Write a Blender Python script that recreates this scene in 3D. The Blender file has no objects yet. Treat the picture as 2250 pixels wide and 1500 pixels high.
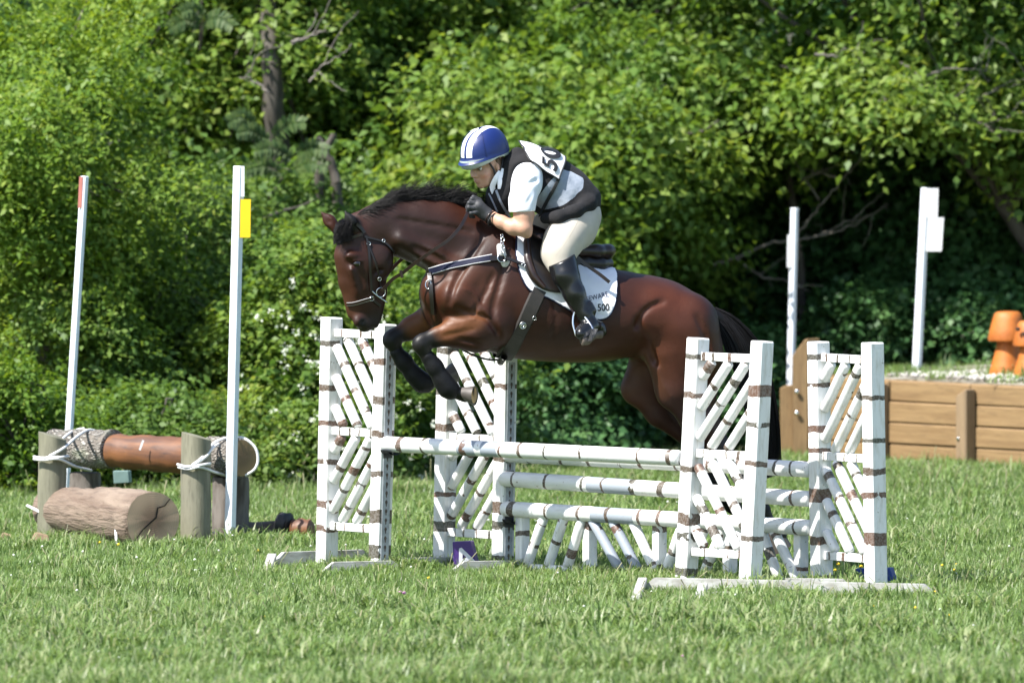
import bpy, bmesh, math, random
import numpy as np
from mathutils import Vector, Matrix, noise as mnoise
from math import radians as R_, sin, cos, pi

random.seed(7); rng = np.random.default_rng(7)
scene = bpy.context.scene
C = scene.collection

# ------------------------------------------------------------------ camera
FPX, IW, IH = 28000.0, 2250, 1500
CAMP = np.array([0.0, -70.0, 3.98]); PITCH = math.atan(1070/28000)
FW = np.array([0, cos(PITCH), -sin(PITCH)]); UPV = np.array([0, sin(PITCH), cos(PITCH)]); RT = np.array([1.0, 0, 0])
cd = bpy.data.cameras.new('camera'); cam = bpy.data.objects.new('camera', cd); C.objects.link(cam)
cam.location = CAMP; cam.rotation_euler = (pi/2-PITCH, 0, 0)
cd.sensor_width = 36; cd.lens = FPX/IW*36; cd.clip_start = 1; cd.clip_end = 3000
cd.dof.use_dof = True; cd.dof.focus_distance = 70.1; cd.dof.aperture_fstop = 4.0
scene.camera = cam

# ------------------------------------------------------------------ light
SUN = Vector((-0.52, -0.36, 0.84)).normalized()      # towards the sun
wd = bpy.data.worlds.new('World'); scene.world = wd; wd.use_nodes = True
nt = wd.node_tree; bg = nt.nodes['Background']
sky = nt.nodes.new('ShaderNodeTexSky'); sky.sky_type = 'NISHITA'; sky.sun_disc = False
sky.sun_elevation = math.asin(SUN.z); sky.sun_rotation = math.atan2(SUN.x, SUN.y)
nt.links.new(sky.outputs[0], bg.inputs[0]); bg.inputs[1].default_value = 0.115
sl = bpy.data.lights.new('sun', 'SUN'); sl.energy = 5.0; sl.angle = R_(0.53); sl.color = (1, .965, .91)
so = bpy.data.objects.new('sun', sl); C.objects.link(so); so.rotation_euler = SUN.to_track_quat('Z', 'Y').to_euler()
so.location = (-20, -10, 40)
scene.view_settings.view_transform = 'Standard'; scene.view_settings.look = 'None'
scene.view_settings.gamma = 1; scene.view_settings.use_curve_mapping = False
scene.view_settings.exposure = 1.2
scene.cycles.max_bounces = 8; scene.cycles.transparent_max_bounces = 8
scene.cycles.use_denoising = True

# ------------------------------------------------------------------ projection helpers
def rayd(px, py):
    return FW[None, :] + np.outer((np.atleast_1d(px)-1125)/FPX, RT) + np.outer((750-np.atleast_1d(py))/FPX, UPV)
def at(px, py, Y):
    d = rayd(px, py)[0]; t = (Y-CAMP[1])/d[1]; return Vector(CAMP+t*d)
def ground(px, py, z=0.0):
    d = rayd(px, py)[0]; t = (z-CAMP[2])/d[2]; return Vector(CAMP+t*d)

# ------------------------------------------------------------------ object helpers
def tag(o, label=None, cat=None, group=None, kind=None):
    if label: o['label'] = label
    if cat: o['category'] = cat
    if group: o['group'] = group
    if kind: o['kind'] = kind
    return o
def empty(name, loc, label=None, cat=None, group=None):
    o = bpy.data.objects.new(name, None); C.objects.link(o); o.location = loc; o.empty_display_size = .1
    return tag(o, label, cat, group)
def link(name, me, mat=None, parent=None, loc=None):
    o = bpy.data.objects.new(name, me); C.objects.link(o)
    if mat is not None and len(me.materials) == 0: me.materials.append(mat)
    if parent is not None: o.parent = parent
    if loc is not None: o.location = loc
    return o
def mesh_np(name, V, F, smooth=True, col=None, attr=None):
    V = np.ascontiguousarray(V, dtype=np.float32); F = np.ascontiguousarray(F, dtype=np.int32)
    me = bpy.data.meshes.new(name); n = F.shape[1]
    me.vertices.add(len(V)); me.vertices.foreach_set('co', V.ravel())
    me.loops.add(F.size); me.loops.foreach_set('vertex_index', F.ravel())
    me.polygons.add(len(F)); me.polygons.foreach_set('loop_start', np.arange(0, F.size, n, dtype=np.int32))
    me.polygons.foreach_set('loop_total', np.full(len(F), n, dtype=np.int32))
    me.update(calc_edges=True)
    me.polygons.foreach_set('use_smooth', np.full(len(F), smooth))
    if col is not None:
        a = me.color_attributes.new('tint', 'FLOAT_COLOR', 'POINT')
        c4 = np.ones((len(V), 4), dtype=np.float32); c4[:, :3] = col; a.data.foreach_set('color', c4.ravel())
    if attr is not None:
        a = me.attributes.new('rnd', 'FLOAT', 'POINT'); a.data.foreach_set('value', np.ascontiguousarray(attr, dtype=np.float32))
    return me
def bm_mesh(name, bm, smooth=False):
    me = bpy.data.meshes.new(name); bm.to_mesh(me); bm.free()
    if smooth:
        for p in me.polygons: p.use_smooth = True
    return me
def autosmooth(o, ang=40):
    me = o.data
    for p in me.polygons: p.use_smooth = True
    try: me.set_sharp_from_angle(angle=R_(ang))
    except Exception: pass
    return o
def frame_from_z(z, x=None):
    z = Vector(z).normalized()
    if x is None: x = Vector((1, 0, 0)) if abs(z.x) < .9 else Vector((0, 1, 0))
    x = Vector(x); x = (x - z*x.dot(z)).normalized(); y = z.cross(x)
    return Matrix((x, y, z)).transposed()
def place(o, p0, M3, parent=None):
    o.rotation_euler = M3.to_euler()
    if parent is not None:
        o.parent = parent; o.location = Vector(p0)-parent.location
    else: o.location = Vector(p0)
    return o
def box_mesh(name, sx, sy, sz, bev=.004, seg=1, z0=0.0, jit=0, cuts=0):
    """box with z from z0 to z0+sz, centred in x and y"""
    bm = bmesh.new(); bmesh.ops.create_cube(bm, size=1)
    for v in bm.verts: v.co = Vector((v.co.x*sx, v.co.y*sy, z0+(v.co.z+.5)*sz))
    if cuts:
        es = [e for e in bm.edges if abs(e.verts[0].co.z-e.verts[1].co.z) > sz*.5]
        bmesh.ops.subdivide_edges(bm, edges=es, cuts=cuts)
    if bev: bmesh.ops.bevel(bm, geom=[e for e in bm.edges if len(e.link_faces) == 2 and e.calc_face_angle(0) > .5], offset=bev, segments=seg, affect='EDGES')
    if jit:
        for v in bm.verts: v.co += Vector((random.uniform(-jit, jit), random.uniform(-jit, jit), random.uniform(-jit, jit)))
    return bm_mesh(name, bm)
def bar(name, p0, p1, sx, sy, mat, parent=None, x=None, bev=.004, me=None, jit=0, cuts=0):
    p0 = Vector(p0); p1 = Vector(p1); L = (p1-p0).length
    me = me or box_mesh(name, sx, sy, L, bev, jit=jit, cuts=cuts)
    o = link(name, me, mat); return place(o, p0, frame_from_z(p1-p0, x), parent)
def rod_mesh(name, L, r0, r1=None, n=14, segs=6, rnd=0.3, wob=0.0, seed=0, bulge=0.0):
    r1 = r0 if r1 is None else r1; rs = random.Random(seed)
    bm = bmesh.new(); rings = []
    zs = [(0, .55), (rnd*r0*.35, .85), (rnd*r0, 1)] + [(L*i/segs, 1) for i in range(1, segs)] + [(L-rnd*r1, 1), (L-rnd*r1*.35, .85), (L, .55)]
    for z, k in zs:
        t = z/L; rr = (r0+(r1-r0)*t)*k*(1+bulge*sin(pi*t)); wx, wy = rs.uniform(-wob, wob), rs.uniform(-wob, wob)
        rings.append([bm.verts.new((wx+rr*cos(2*pi*j/n)*(1+rs.uniform(-wob, wob)*2), wy+rr*sin(2*pi*j/n)*(1+rs.uniform(-wob, wob)*2), z)) for j in range(n)])
    for a, b in zip(rings, rings[1:]):
        for j in range(n): bm.faces.new((a[j], a[(j+1) % n], b[(j+1) % n], b[j]))
    bm.faces.new(rings[0][::-1]); bm.faces.new(rings[-1])
    return bm_mesh(name, bm)
def rod(name, p0, p1, r0, mat, parent=None, r1=None, me=None, x=None, **k):
    p0 = Vector(p0); p1 = Vector(p1)
    me = me or rod_mesh(name, (p1-p0).length, r0, r1, **k)
    o = link(name, me, mat); autosmooth(o, 50); return place(o, p0, frame_from_z(p1-p0, x), parent)
def catmull(P, n=8):
    P = np.array(P, dtype=float); Q = np.vstack([2*P[0]-P[1], P, 2*P[-1]-P[-2]]); out = []
    for i in range(1, len(Q)-2):
        for j in range(n):
            t = j/n; a, b, c, d = Q[i-1], Q[i], Q[i+1], Q[i+2]
            out.append(.5*((2*b)+(-a+c)*t+(2*a-5*b+4*c-d)*t*t+(-a+3*b-3*c+d)*t**3))
    out.append(P[-1]); return np.array(out)
def tube_np(P, r, n=6):
    """tube along polyline P (m,3) with radii r -> verts, quads"""
    P = np.asarray(P, float); m = len(P); r = np.broadcast_to(r, (m,)).astype(float)
    T = np.gradient(P, axis=0); T /= np.linalg.norm(T, axis=1, keepdims=True)+1e-9
    ref = np.array([0.13, .31, .94]);
    if abs(T[0]@ref) > .9: ref = np.array([1., .1, 0])
    U = np.cross(T, ref); U /= np.linalg.norm(U, axis=1, keepdims=True)+1e-9; W = np.cross(T, U)
    a = np.arange(n)*2*pi/n
    V = P[:, None, :]+r[:, None, None]*(U[:, None, :]*np.cos(a)[None, :, None]+W[:, None, :]*np.sin(a)[None, :, None])
    i = np.arange(m-1)[:, None]*n; j = np.arange(n)[None, :]; jn = (j+1) % n
    F = np.stack([i+j, i+jn, i+n+jn, i+n+j], -1).reshape(-1, 4)
    return V.reshape(-1, 3), F
class Acc:
    def __init__(s): s.V = []; s.F = []; s.A = []; s.n = 0
    def add(s, V, F, a=None):
        s.V.append(V); s.F.append(F+s.n); s.n += len(V)
        if a is not None: s.A.append(np.full(len(V), a) if np.isscalar(a) else a)
    def mesh(s, name, smooth=True):
        return mesh_np(name, np.vstack(s.V), np.vstack(s.F), smooth, attr=np.concatenate(s.A) if s.A else None)

# ------------------------------------------------------------------ material helpers
class NB:
    def __init__(s, name):
        s.m = bpy.data.materials.new(name); s.m.use_nodes = True; s.t = s.m.node_tree
        s.b = s.t.nodes['Principled BSDF']; s.out = s.t.nodes['Material Output']
    def n(s, typ, **k):
        nd = s.t.nodes.new(typ)
        for a, v in k.items():
            if a.startswith('_'): nd.inputs[int(a[1:])].default_value = v
            else: setattr(nd, a, v)
        return nd
    def l(s, a, b): s.t.links.new(a, b)
    def inp(s, nd, i, v):
        if isinstance(v, bpy.types.NodeSocket): s.l(v, nd.inputs[i])
        else: nd.inputs[i].default_value = v
    def math(s, op, a, b=0.0, c=0.0, clamp=False):
        nd = s.n('ShaderNodeMath', operation=op, use_clamp=clamp); s.inp(nd, 0, a); s.inp(nd, 1, b); s.inp(nd, 2, c); return nd.outputs[0]
    def mix(s, f, a, b):
        nd = s.n('ShaderNodeMix', data_type='RGBA'); s.inp(nd, 0, f)
        s.inp(nd, 6, a if isinstance(a, bpy.types.NodeSocket) else (*a, 1)); s.inp(nd, 7, b if isinstance(b, bpy.types.NodeSocket) else (*b, 1)); return nd.outputs[2]
    def noise(s, vec, scale=5, detail=4, rough=.55, dist=0):
        nd = s.n('ShaderNodeTexNoise'); nd.inputs['Scale'].default_value = scale; nd.inputs['Detail'].default_value = detail
        nd.inputs['Roughness'].default_value = rough; nd.inputs['Distortion'].default_value = dist
        if vec is not None: s.l(vec, nd.inputs['Vector'])
        return nd.outputs[0]
    def obj(s): return s.n('ShaderNodeTexCoord').outputs['Object']
    def scale(s, vec, v):
        nd = s.n('ShaderNodeVectorMath', operation='MULTIPLY'); s.l(vec, nd.inputs[0]); nd.inputs[1].default_value = v; return nd.outputs[0]
    def ramp(s, f, stops):
        nd = s.n('ShaderNodeValToRGB'); el = nd.color_ramp.elements
        while len(el) > 1: el.remove(el[-1])
        el[0].position = stops[0][0]; el[0].color = (*stops[0][1], 1)
        for p, c in stops[1:]:
            e = el.new(p); e.color = (*c, 1)
        s.l(f, nd.inputs[0]); return nd.outputs[0]
    def smooth(s, f, lo, hi):
        nd = s.n('ShaderNodeMapRange', interpolation_type='SMOOTHSTEP'); s.l(f, nd.inputs[0]); nd.inputs[1].default_value = lo; nd.inputs[2].default_value = hi; return nd.outputs[0]
    def bump(s, h, st=.3, d=.01):
        nd = s.n('ShaderNodeBump'); nd.inputs['Strength'].default_value = st; nd.inputs['Distance'].default_value = d
        s.l(h, nd.inputs['Height']); s.l(nd.outputs[0], s.b.inputs['Normal']); return nd
    def col(s, c):
        if isinstance(c, bpy.types.NodeSocket): s.l(c, s.b.inputs['Base Color'])
        else: s.b.inputs['Base Color'].default_value = (*c, 1)
    def set(s, **k):
        for a, v in k.items(): s.b.inputs[a.replace('_', ' ')].default_value = v
def simple(name, col, rough=.6, col2=None, scale=20, bump=0, bscale=60, spec=.5, metal=0, coat=0, stretch=(1, 1, 1)):
    b = NB(name); o = b.scale(b.obj(), stretch)
    if col2 is not None:
        b.col(b.mix(b.smooth(b.noise(o, scale, 5), .3, .7), col, col2))
    else: b.col(b.mix(b.smooth(b.noise(o, scale, 4), .25, .75), col, tuple(c*.82 for c in col)))
    b.set(Roughness=rough, Metallic=metal); b.b.inputs['Specular IOR Level'].default_value = spec
    if coat: b.b.inputs['Coat Weight'].default_value = coat
    if bump: b.bump(b.noise(o, bscale, 5), bump, .004)
    return b.m

def paint_mat(name, freq=5.0, greys=(), seed=0.0, wmin=.03, wmax=.12, grime=.5, partial=.42, dense=.78, zmax=99.):
    """white paint with brush-made brown birch marks across the length (local z)"""
    b = NB(name); o = b.obj(); sp = b.n('ShaderNodeSeparateXYZ'); b.l(o, sp.inputs[0]); z = sp.outputs[2]
    oi = b.n('ShaderNodeObjectInfo').outputs['Random']
    ov = b.n('ShaderNodeVectorMath', operation='ADD'); b.l(o, ov.inputs[0]); cx = b.n('ShaderNodeCombineXYZ'); b.l(b.math('MULTIPLY', oi, 31.0), cx.inputs[2]); b.l(cx.outputs[0], ov.inputs[1]); o2 = ov.outputs[0]
    n1 = b.noise(o2, 16, 3); n2 = b.noise(o2, 9, 2); n3 = b.noise(o2, 90, 3)
    t = b.math('ADD', b.math('MULTIPLY', z, freq), b.math('MULTIPLY', oi, 57.0)); t = b.math('ADD', t, seed)
    t = b.math('ADD', t, b.math('MULTIPLY', b.math('SUBTRACT', n1, .5), .16*freq/5))
    t = b.math('ADD', t, b.math('MULTIPLY', b.math('SUBTRACT', n3, .5), .03*freq/5))
    cell = b.math('FLOOR', t); fr = b.math('FRACT', t)
    wn = b.n('ShaderNodeTexWhiteNoise', noise_dimensions='1D'); b.l(cell, wn.inputs['W']); r1 = wn.outputs[0]
    sc = b.n('ShaderNodeSeparateColor'); b.l(wn.outputs[1], sc.inputs[0])
    cen = b.math('ADD', b.math('MULTIPLY', sc.outputs[0], .64), .18)
    w = b.math('ADD', b.math('MULTIPLY', b.math('POWER', sc.outputs[1], 2.0), wmax), wmin)
    dist = b.math('ABSOLUTE', b.math('SUBTRACT', fr, cen))
    m = b.math('LESS_THAN', dist, w)
    m = b.math('MULTIPLY', m, b.math('GREATER_THAN', n2, partial)); m = b.math('MULTIPLY', m, b.math('LESS_THAN', r1, dense)); m = b.math('MULTIPLY', m, b.math('LESS_THAN', z, zmax))
    thin = b.math('MULTIPLY', m, b.math('ADD', .86, b.math('MULTIPLY', b.smooth(n3, .4, .6), .14)))
    white = None; mark = b.mix(sc.outputs[2], (.10, .048, .028), (.045, .042, .026))
    streak = b.smooth(b.noise(b.scale(o2, (6, 6, 1.2)), 8, 5), .45, .8)
    white = b.mix(b.math('MULTIPLY', streak, grime), (.70, .70, .69), (.46, .44, .37))
    white = b.mix(b.math('MULTIPLY', b.smooth(b.noise(o2, 3.1, 3), .62, .75), .35), white, (.46, .40, .29))
    for lo, hi in greys:
        g = b.math('MULTIPLY', b.math('GREATER_THAN', z, lo), b.math('LESS_THAN', z, hi)); white = b.mix(g, white, (.27, .30, .34))
    fl = b.math('MULTIPLY', b.math('GREATER_THAN', b.noise(o2, 38, 4, .65), .66), b.math('GREATER_THAN', b.noise(o2, 5, 2), .5)); white = b.mix(b.math('MULTIPLY', fl, .75), white, (.24, .2, .15))
    b.col(b.mix(thin, white, mark)); b.set(Roughness=.5)
    b.bump(b.noise(o2, 60, 5), .18, .004); return b.m

# ------------------------------------------------------------------ implicit surface tools
class Field:
    def __init__(s, lo, hi, h):
        s.lo = np.array(lo, float); s.h = h; s.N = np.ceil((np.array(hi)-s.lo)/h).astype(int)+1
        s.D = np.full(s.N, 1.0, dtype=np.float32)
    def ax(s, i, a, b): return (s.lo[i]+s.h*np.arange(a, b)).astype(np.float32)
    def region(s, lo, hi):
        a = np.clip(np.floor((np.array(lo)-s.lo)/s.h).astype(int), 0, s.N); b = np.clip(np.ceil((np.array(hi)-s.lo)/s.h).astype(int)+1, 0, s.N)
        return tuple(slice(int(i), int(j)) for i, j in zip(a, b))
    def coords(s, sl):
        return np.meshgrid(*[s.ax(i, sl[i].start, sl[i].stop) for i in range(3)], indexing='ij', sparse=True)
    def put(s, sl, d, k, mode='add'):
        D = s.D[sl]
        if mode == 'add':
            if k > 0:
                hh = np.clip(.5+.5*(D-d)/k, 0, 1); r = D+(d-D)*hh-k*hh*(1-hh)
            else: r = np.minimum(D, d)
        elif mode == 'cut':
            hh = np.clip(.5-.5*(D+d)/k, 0, 1); r = D+(-d-D)*hh+k*hh*(1-hh)
        elif mode == 'and': r = np.maximum(D, d)
        s.D[sl] = r.astype(np.float32)
    def cap(s, p1, r1, p2, r2, k=.03, sq=1.0, mode='add'):
        p1 = np.array(p1, float); p2 = np.array(p2, float); m = max(r1, r2)*max(1, sq)+k+.03
        sl = s.region(np.minimum(p1, p2)-m, np.maximum(p1, p2)+m)
        if any(q.stop <= q.start for q in sl): return
        x, y, z = s.coords(sl)
        x = x-p1[0]; y = (y-p1[1])/sq; z = z-p1[2]; d = p2-p1; d[1] /= sq
        t = np.clip((x*d[0]+y*d[1]+z*d[2])/(d@d+1e-12), 0, 1)
        r = np.sqrt((x-t*d[0])**2+(y-t*d[1])**2+(z-t*d[2])**2)-(r1+(r2-r1)*t)
        s.put(sl, r, k, mode)
    def chain(s, pts, k=.03, sq=1.0):
        for (a, ra), (b, rb) in zip(pts, pts[1:]): s.cap(a, ra, b, rb, k, sq)
    def ell(s, c, rad, k=.03, R=None, mode='add'):
        c = np.array(c, float); rad = np.array(rad, float); m = rad.max()+k+.02
        sl = s.region(c-m, c+m)
        if any(q.stop <= q.start for q in sl): return
        x, y, z = s.coords(sl); x = x-c[0]; y = y-c[1]; z = z-c[2]
        if R is not None:
            R = np.array(R); x, y, z = (R[0, i]*x+R[1, i]*y+R[2, i]*z for i in range(3))
        k0 = np.sqrt((x/rad[0])**2+(y/rad[1])**2+(z/rad[2])**2); k1 = np.sqrt((x/rad[0]**2)**2+(y/rad[1]**2)**2+(z/rad[2]**2)**2)+1e-6
        s.put(sl, k0*(k0-1)/k1, k, mode)
    def plane(s, p, n, mode='and'):
        """keep the side the normal points away from"""
        n = np.array(n, float); n /= np.linalg.norm(n); sl = tuple(slice(0, q) for q in s.D.shape); x, y, z = s.coords(sl)
        s.put(sl, (x-p[0])*n[0]+(y-p[1])*n[1]+(z-p[2])*n[2], 0, mode)
    def sample(s, P):
        q = (P-s.lo)/s.h; i = np.clip(np.floor(q).astype(int), 0, s.N-2); f = np.clip(q-i, 0, 1); r = 0
        for dx in (0, 1):
            for dy in (0, 1):
                for dz in (0, 1):
                    w = (f[:, 0] if dx else 1-f[:, 0])*(f[:, 1] if dy else 1-f[:, 1])*(f[:, 2] if dz else 1-f[:, 2])
                    r = r+w*s.D[i[:, 0]+dx, i[:, 1]+dy, i[:, 2]+dz]
        return r
    def grad(s, P):
        e = s.h*1.2; g = np.stack([s.sample(P+np.eye(3)[i]*e)-s.sample(P-np.eye(3)[i]*e) for i in range(3)], 1)
        return g/(np.linalg.norm(g, axis=1, keepdims=True)+1e-9)
    def surface(s, smooth=2):
        D = s.D; D[0] = D[-1] = 1; D[:, 0] = D[:, -1] = 1; D[:, :, 0] = D[:, :, -1] = 1
        I = D < 0; n = np.array(D.shape)
        def cr(o): return I[o[0]:n[0]-1+o[0], o[1]:n[1]-1+o[1], o[2]:n[2]-1+o[2]]
        cs = [(i, j, k) for i in (0, 1) for j in (0, 1) for k in (0, 1)]
        cnt = sum(cr(o).astype(np.int8) for o in cs); act = (cnt > 0) & (cnt < 8)
        ix = np.argwhere(act); idm = np.full(act.shape, -1, dtype=np.int32); idm[act] = np.arange(len(ix))
        S = np.zeros((len(ix), 3)); cn = np.zeros(len(ix))
        for a in cs:
            for ax in range(3):
                if a[ax]: continue
                b = list(a); b[ax] = 1
                da = D[ix[:, 0]+a[0], ix[:, 1]+a[1], ix[:, 2]+a[2]]; db = D[ix[:, 0]+b[0], ix[:, 1]+b[1], ix[:, 2]+b[2]]
                m = (da < 0) != (db < 0); t = np.where(m, da/(da-db+1e-12), 0)
                p = np.tile(np.array(a, float), (len(ix), 1)); p[:, ax] = t; S += p*m[:, None]; cn += m
        V = s.lo+(ix+S/cn[:, None])*s.h; Fs = []
        for ax in range(3):
            u, v = [(1, 2), (2, 0), (0, 1)][ax]
            sl0 = [slice(1, -1)]*3; sl0[ax] = slice(0, -1); sl1 = [slice(1, -1)]*3; sl1[ax] = slice(1, None)
            A = I[tuple(sl0)]; B = I[tuple(sl1)]; e = np.argwhere(A != B); off = np.array([1, 1, 1]); off[ax] = 0
            inside = A[tuple(e.T)]; e = e+off
            def cell(du, dv):
                q = e.copy(); q[:, u] -= du; q[:, v] -= dv; return idm[tuple(q.T)]
            Q = np.stack([cell(1, 1), cell(0, 1), cell(0, 0), cell(1, 0)], 1)
            Q[~inside] = Q[~inside][:, ::-1]; Fs.append(Q)
        F = np.vstack(Fs); F = F[(F >= 0).all(1)]
        if smooth:
            E = np.vstack([F[:, [0, 1]], F[:, [1, 2]], F[:, [2, 3]], F[:, [3, 0]]]); deg = np.bincount(E.ravel(), minlength=len(V)).astype(float)
            for _ in range(smooth):
                A = np.zeros_like(V)
                for c in range(3): A[:, c] = np.bincount(E[:, 0], V[E[:, 1], c], len(V))+np.bincount(E[:, 1], V[E[:, 0], c], len(V))
                V = V*.4+.6*A/np.maximum(deg, 1)[:, None]
        return V, F
def unit(v): return v/(np.linalg.norm(v, axis=-1, keepdims=True)+1e-9)
# ================================================================== materials
def leaf_mat(name, stops, trans=.42, rough=.5):
    b = NB(name); a = b.n('ShaderNodeAttribute', attribute_name='rnd').outputs['Fac']
    col = b.ramp(a, stops); b.col(col); b.set(Roughness=rough); b.b.inputs['Specular IOR Level'].default_value = .3
    tr = b.n('ShaderNodeBsdfTranslucent'); hs = b.n('ShaderNodeHueSaturation'); hs.inputs['Hue'].default_value = .485; hs.inputs['Saturation'].default_value = 1.1
    hs.inputs['Value'].default_value = 1.5; b.l(col, hs.inputs['Color']); b.l(hs.outputs[0], tr.inputs[0])
    mx = b.n('ShaderNodeMixShader'); mx.inputs[0].default_value = trans; b.l(b.b.outputs[0], mx.inputs[1]); b.l(tr.outputs[0], mx.inputs[2]); b.l(mx.outputs[0], b.out.inputs[0])
    return b.m
M_leaf = {
 'locust': leaf_mat('locust leaf', [(0, (.055, .12, .02)), (.5, (.125, .215, .03)), (.9, (.20, .28, .04)), (1, (.23, .28, .05))]),
 'maple': leaf_mat('maple leaf', [(0, (.05, .11, .022)), (.5, (.115, .20, .034)), (.9, (.19, .265, .045)), (1, (.22, .27, .06))]),
 'dark': leaf_mat('dark broad leaf', [(0, (.028, .075, .026)), (.6, (.055, .135, .042)), (1, (.10, .19, .06))], .25),
 'shrub': leaf_mat('shrub leaf', [(0, (.045, .10, .022)), (.5, (.10, .18, .035)), (.92, (.16, .235, .045)), (1, (.2, .24, .06))]),
 'sumac': leaf_mat('sumac leaf', [(0, (.05, .1, .03)), (1, (.11, .16, .05))]),
}
M_grass = leaf_mat('grass blade', [(0, (.08, .14, .042)), (.45, (.14, .22, .06)), (.82, (.20, .285, .095)), (.94, (.27, .31, .15)), (1, (.46, .45, .32))], .4, .4)
M_stalk = leaf_mat('seed stalk', [(0, (.15, .17, .07)), (1, (.36, .33, .2))], .2, .6)
M_trunk = simple('trunk bark', (.045, .037, .03), .9, (.10, .088, .075), 14, .9, 24, stretch=(1, 1, .25))
M_twig = simple('grey dead wood', (.20, .18, .155), .85, (.11, .095, .08), 20, .4, 60)
def wood_mat(name, c1, c2, c3, stretch=(14, 14, 1.2), rough=.7, knots=True):
    b = NB(name); o = b.obj(); s = b.scale(o, stretch); oi = b.n('ShaderNodeObjectInfo').outputs['Random']
    ad = b.n('ShaderNodeVectorMath', operation='ADD'); b.l(s, ad.inputs[0]); cx = b.n('ShaderNodeCombineXYZ'); b.l(b.math('MULTIPLY', oi, 40.), cx.inputs[2]); b.l(cx.outputs[0], ad.inputs[1]); s = ad.outputs[0]
    n = b.noise(s, 1.6, 6, .6, .6); n2 = b.noise(s, 7, 4, .6, .3)
    c = b.mix(b.smooth(n, .3, .7), c1, c2); c = b.mix(b.math('MULTIPLY', b.smooth(n2, .5, .75), .6), c, c3)
    wn = b.noise(o, 2.2, 3); c = b.mix(b.math('MULTIPLY', b.smooth(wn, .5, .75), .45), c, c3)
    b.col(c); b.set(Roughness=rough); b.bump(n2, .35, .006); return b.m
M_timber = wood_mat('treated pine timber', (.185, .112, .048), (.255, .165, .075), (.095, .058, .028))
M_timber2 = wood_mat('weathered post wood', (.19, .13, .075), (.25, .175, .10), (.11, .075, .04))
M_roundpost = wood_mat('weathered round post', (.135, .13, .088), (.21, .20, .14), (.075, .07, .048), (8, 8, 1))
M_strip = wood_mat('stripped orange log', (.075, .036, .025), (.21, .085, .028), (.035, .024, .02), (5, 5, 1), .55)
M_biglog = wood_mat('bare brown log', (.115, .075, .052), (.23, .175, .13), (.055, .036, .026), (5, 5, .8), .75)
def bark_mat():
    b = NB('lichened bark'); o = b.scale(b.obj(), (1, 1, .45)); v = b.n('ShaderNodeTexVoronoi', feature='DISTANCE_TO_EDGE'); v.inputs['Scale'].default_value = 48
    nn = b.n('ShaderNodeTexNoise'); nn.inputs['Scale'].default_value = 12; b.l(o, nn.inputs['Vector'])
    mx = b.n('ShaderNodeVectorMath', operation='MULTIPLY_ADD'); b.l(nn.outputs[1], mx.inputs[0]); mx.inputs[1].default_value = (.13, .13, .13); b.l(o, mx.inputs[2]); b.l(mx.outputs[0], v.inputs['Vector'])
    e = b.smooth(v.outputs[0], .02, .3); c = b.mix(e, (.15, .13, .11), (.33, .31, .275)); c = b.mix(b.math('MULTIPLY', b.smooth(b.noise(o, 9, 4), .5, .7), .7), c, (.36, .38, .28))
    b.col(c); b.set(Roughness=.95); b.bump(e, 1.0, .02); return b.m
M_bark = bark_mat()
M_darkbark = simple('dark post bark', (.07, .055, .045), .95, (.17, .15, .13), 18, 1, 30, stretch=(1, 1, .3))
def endgrain(name, c1, c2, dark):
    b = NB(name); o = b.obj(); sp = b.n('ShaderNodeSeparateXYZ'); b.l(o, sp.inputs[0])
    rr = b.math('SQRT', b.math('ADD', b.math('POWER', sp.outputs[0], 2.), b.math('POWER', sp.outputs[1], 2.)))
    nn = b.noise(o, 6, 4); rr2 = b.math('ADD', rr, b.math('MULTIPLY', nn, .05))
    ring = b.math('MULTIPLY', b.math('SINE', b.math('MULTIPLY', rr2, 520.)), b.noise(o, 11, 3)); c = b.mix(b.math('ADD', b.math('MULTIPLY', ring, .25), .4), c1, c2)
    c = b.mix(b.math('MULTIPLY', b.math('SUBTRACT', 1., b.smooth(rr2, .05, .17)), .75), c, dark)
    ang = b.math('ARCTAN2', sp.outputs[1], sp.outputs[0]); cb = b.n('ShaderNodeCombineXYZ'); b.l(b.math('MULTIPLY', ang, 3.), cb.inputs[0])
    rad = b.noise(cb.outputs[0], 6, 3); c = b.mix(b.math('MULTIPLY', b.smooth(rad, .62, .72), .5), c, dark)
    b.col(c); b.set(Roughness=.8); b.bump(ring, .15, .003); return b.m
M_biglog.node_tree.nodes['Bump'].inputs['Strength'].default_value = .9; M_biglog.node_tree.nodes['Bump'].inputs['Distance'].default_value = .02
M_end = endgrain('sawn log end', (.48, .34, .23), (.36, .24, .16), (.13, .07, .045))
M_end2 = endgrain('tan log end', (.40, .26, .12), (.27, .16, .07), (.12, .08, .05))
M_crack = simple('dark crack', (.02, .014, .01), .95)
M_rope = simple('white rope', (.72, .72, .72), .8, (.58, .58, .57), 80, .6, 200)
M_flagwhite = simple('white flag post paint', (.76, .79, .83), .45, (.66, .70, .76), 6)
M_white = simple('white plastic plate', (.8, .8, .8), .45)
M_yellow = simple('yellow plastic plate', (.82, .58, .01), .45, (.75, .5, .01), 5)
M_red = simple('faded red plate', (.55, .2, .16), .5)
M_orange = simple('orange painted wood', (.44, .135, .018), .6, (.30, .085, .012), 7, .6, 34)
M_black = simple('matte black', (.016, .016, .017), .6)
M_hole = simple('rusty keyhole', (.14, .10, .08), .8, (.05, .04, .035), 60)
M_track = simple('grey cup track', (.40, .42, .45), .55, (.28, .29, .31), 30)
M_cup = simple('dark jump cup', (.05, .05, .055), .5, metal=.3)
M_steel = simple('polished steel', (.72, .72, .72), .22, metal=1)
M_purple = simple('purple marker', (.055, .02, .16), .45, (.045, .016, .13), 10)
M_blue = simple('blue marker', (.012, .05, .26), .45, (.012, .04, .2), 10)
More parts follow.
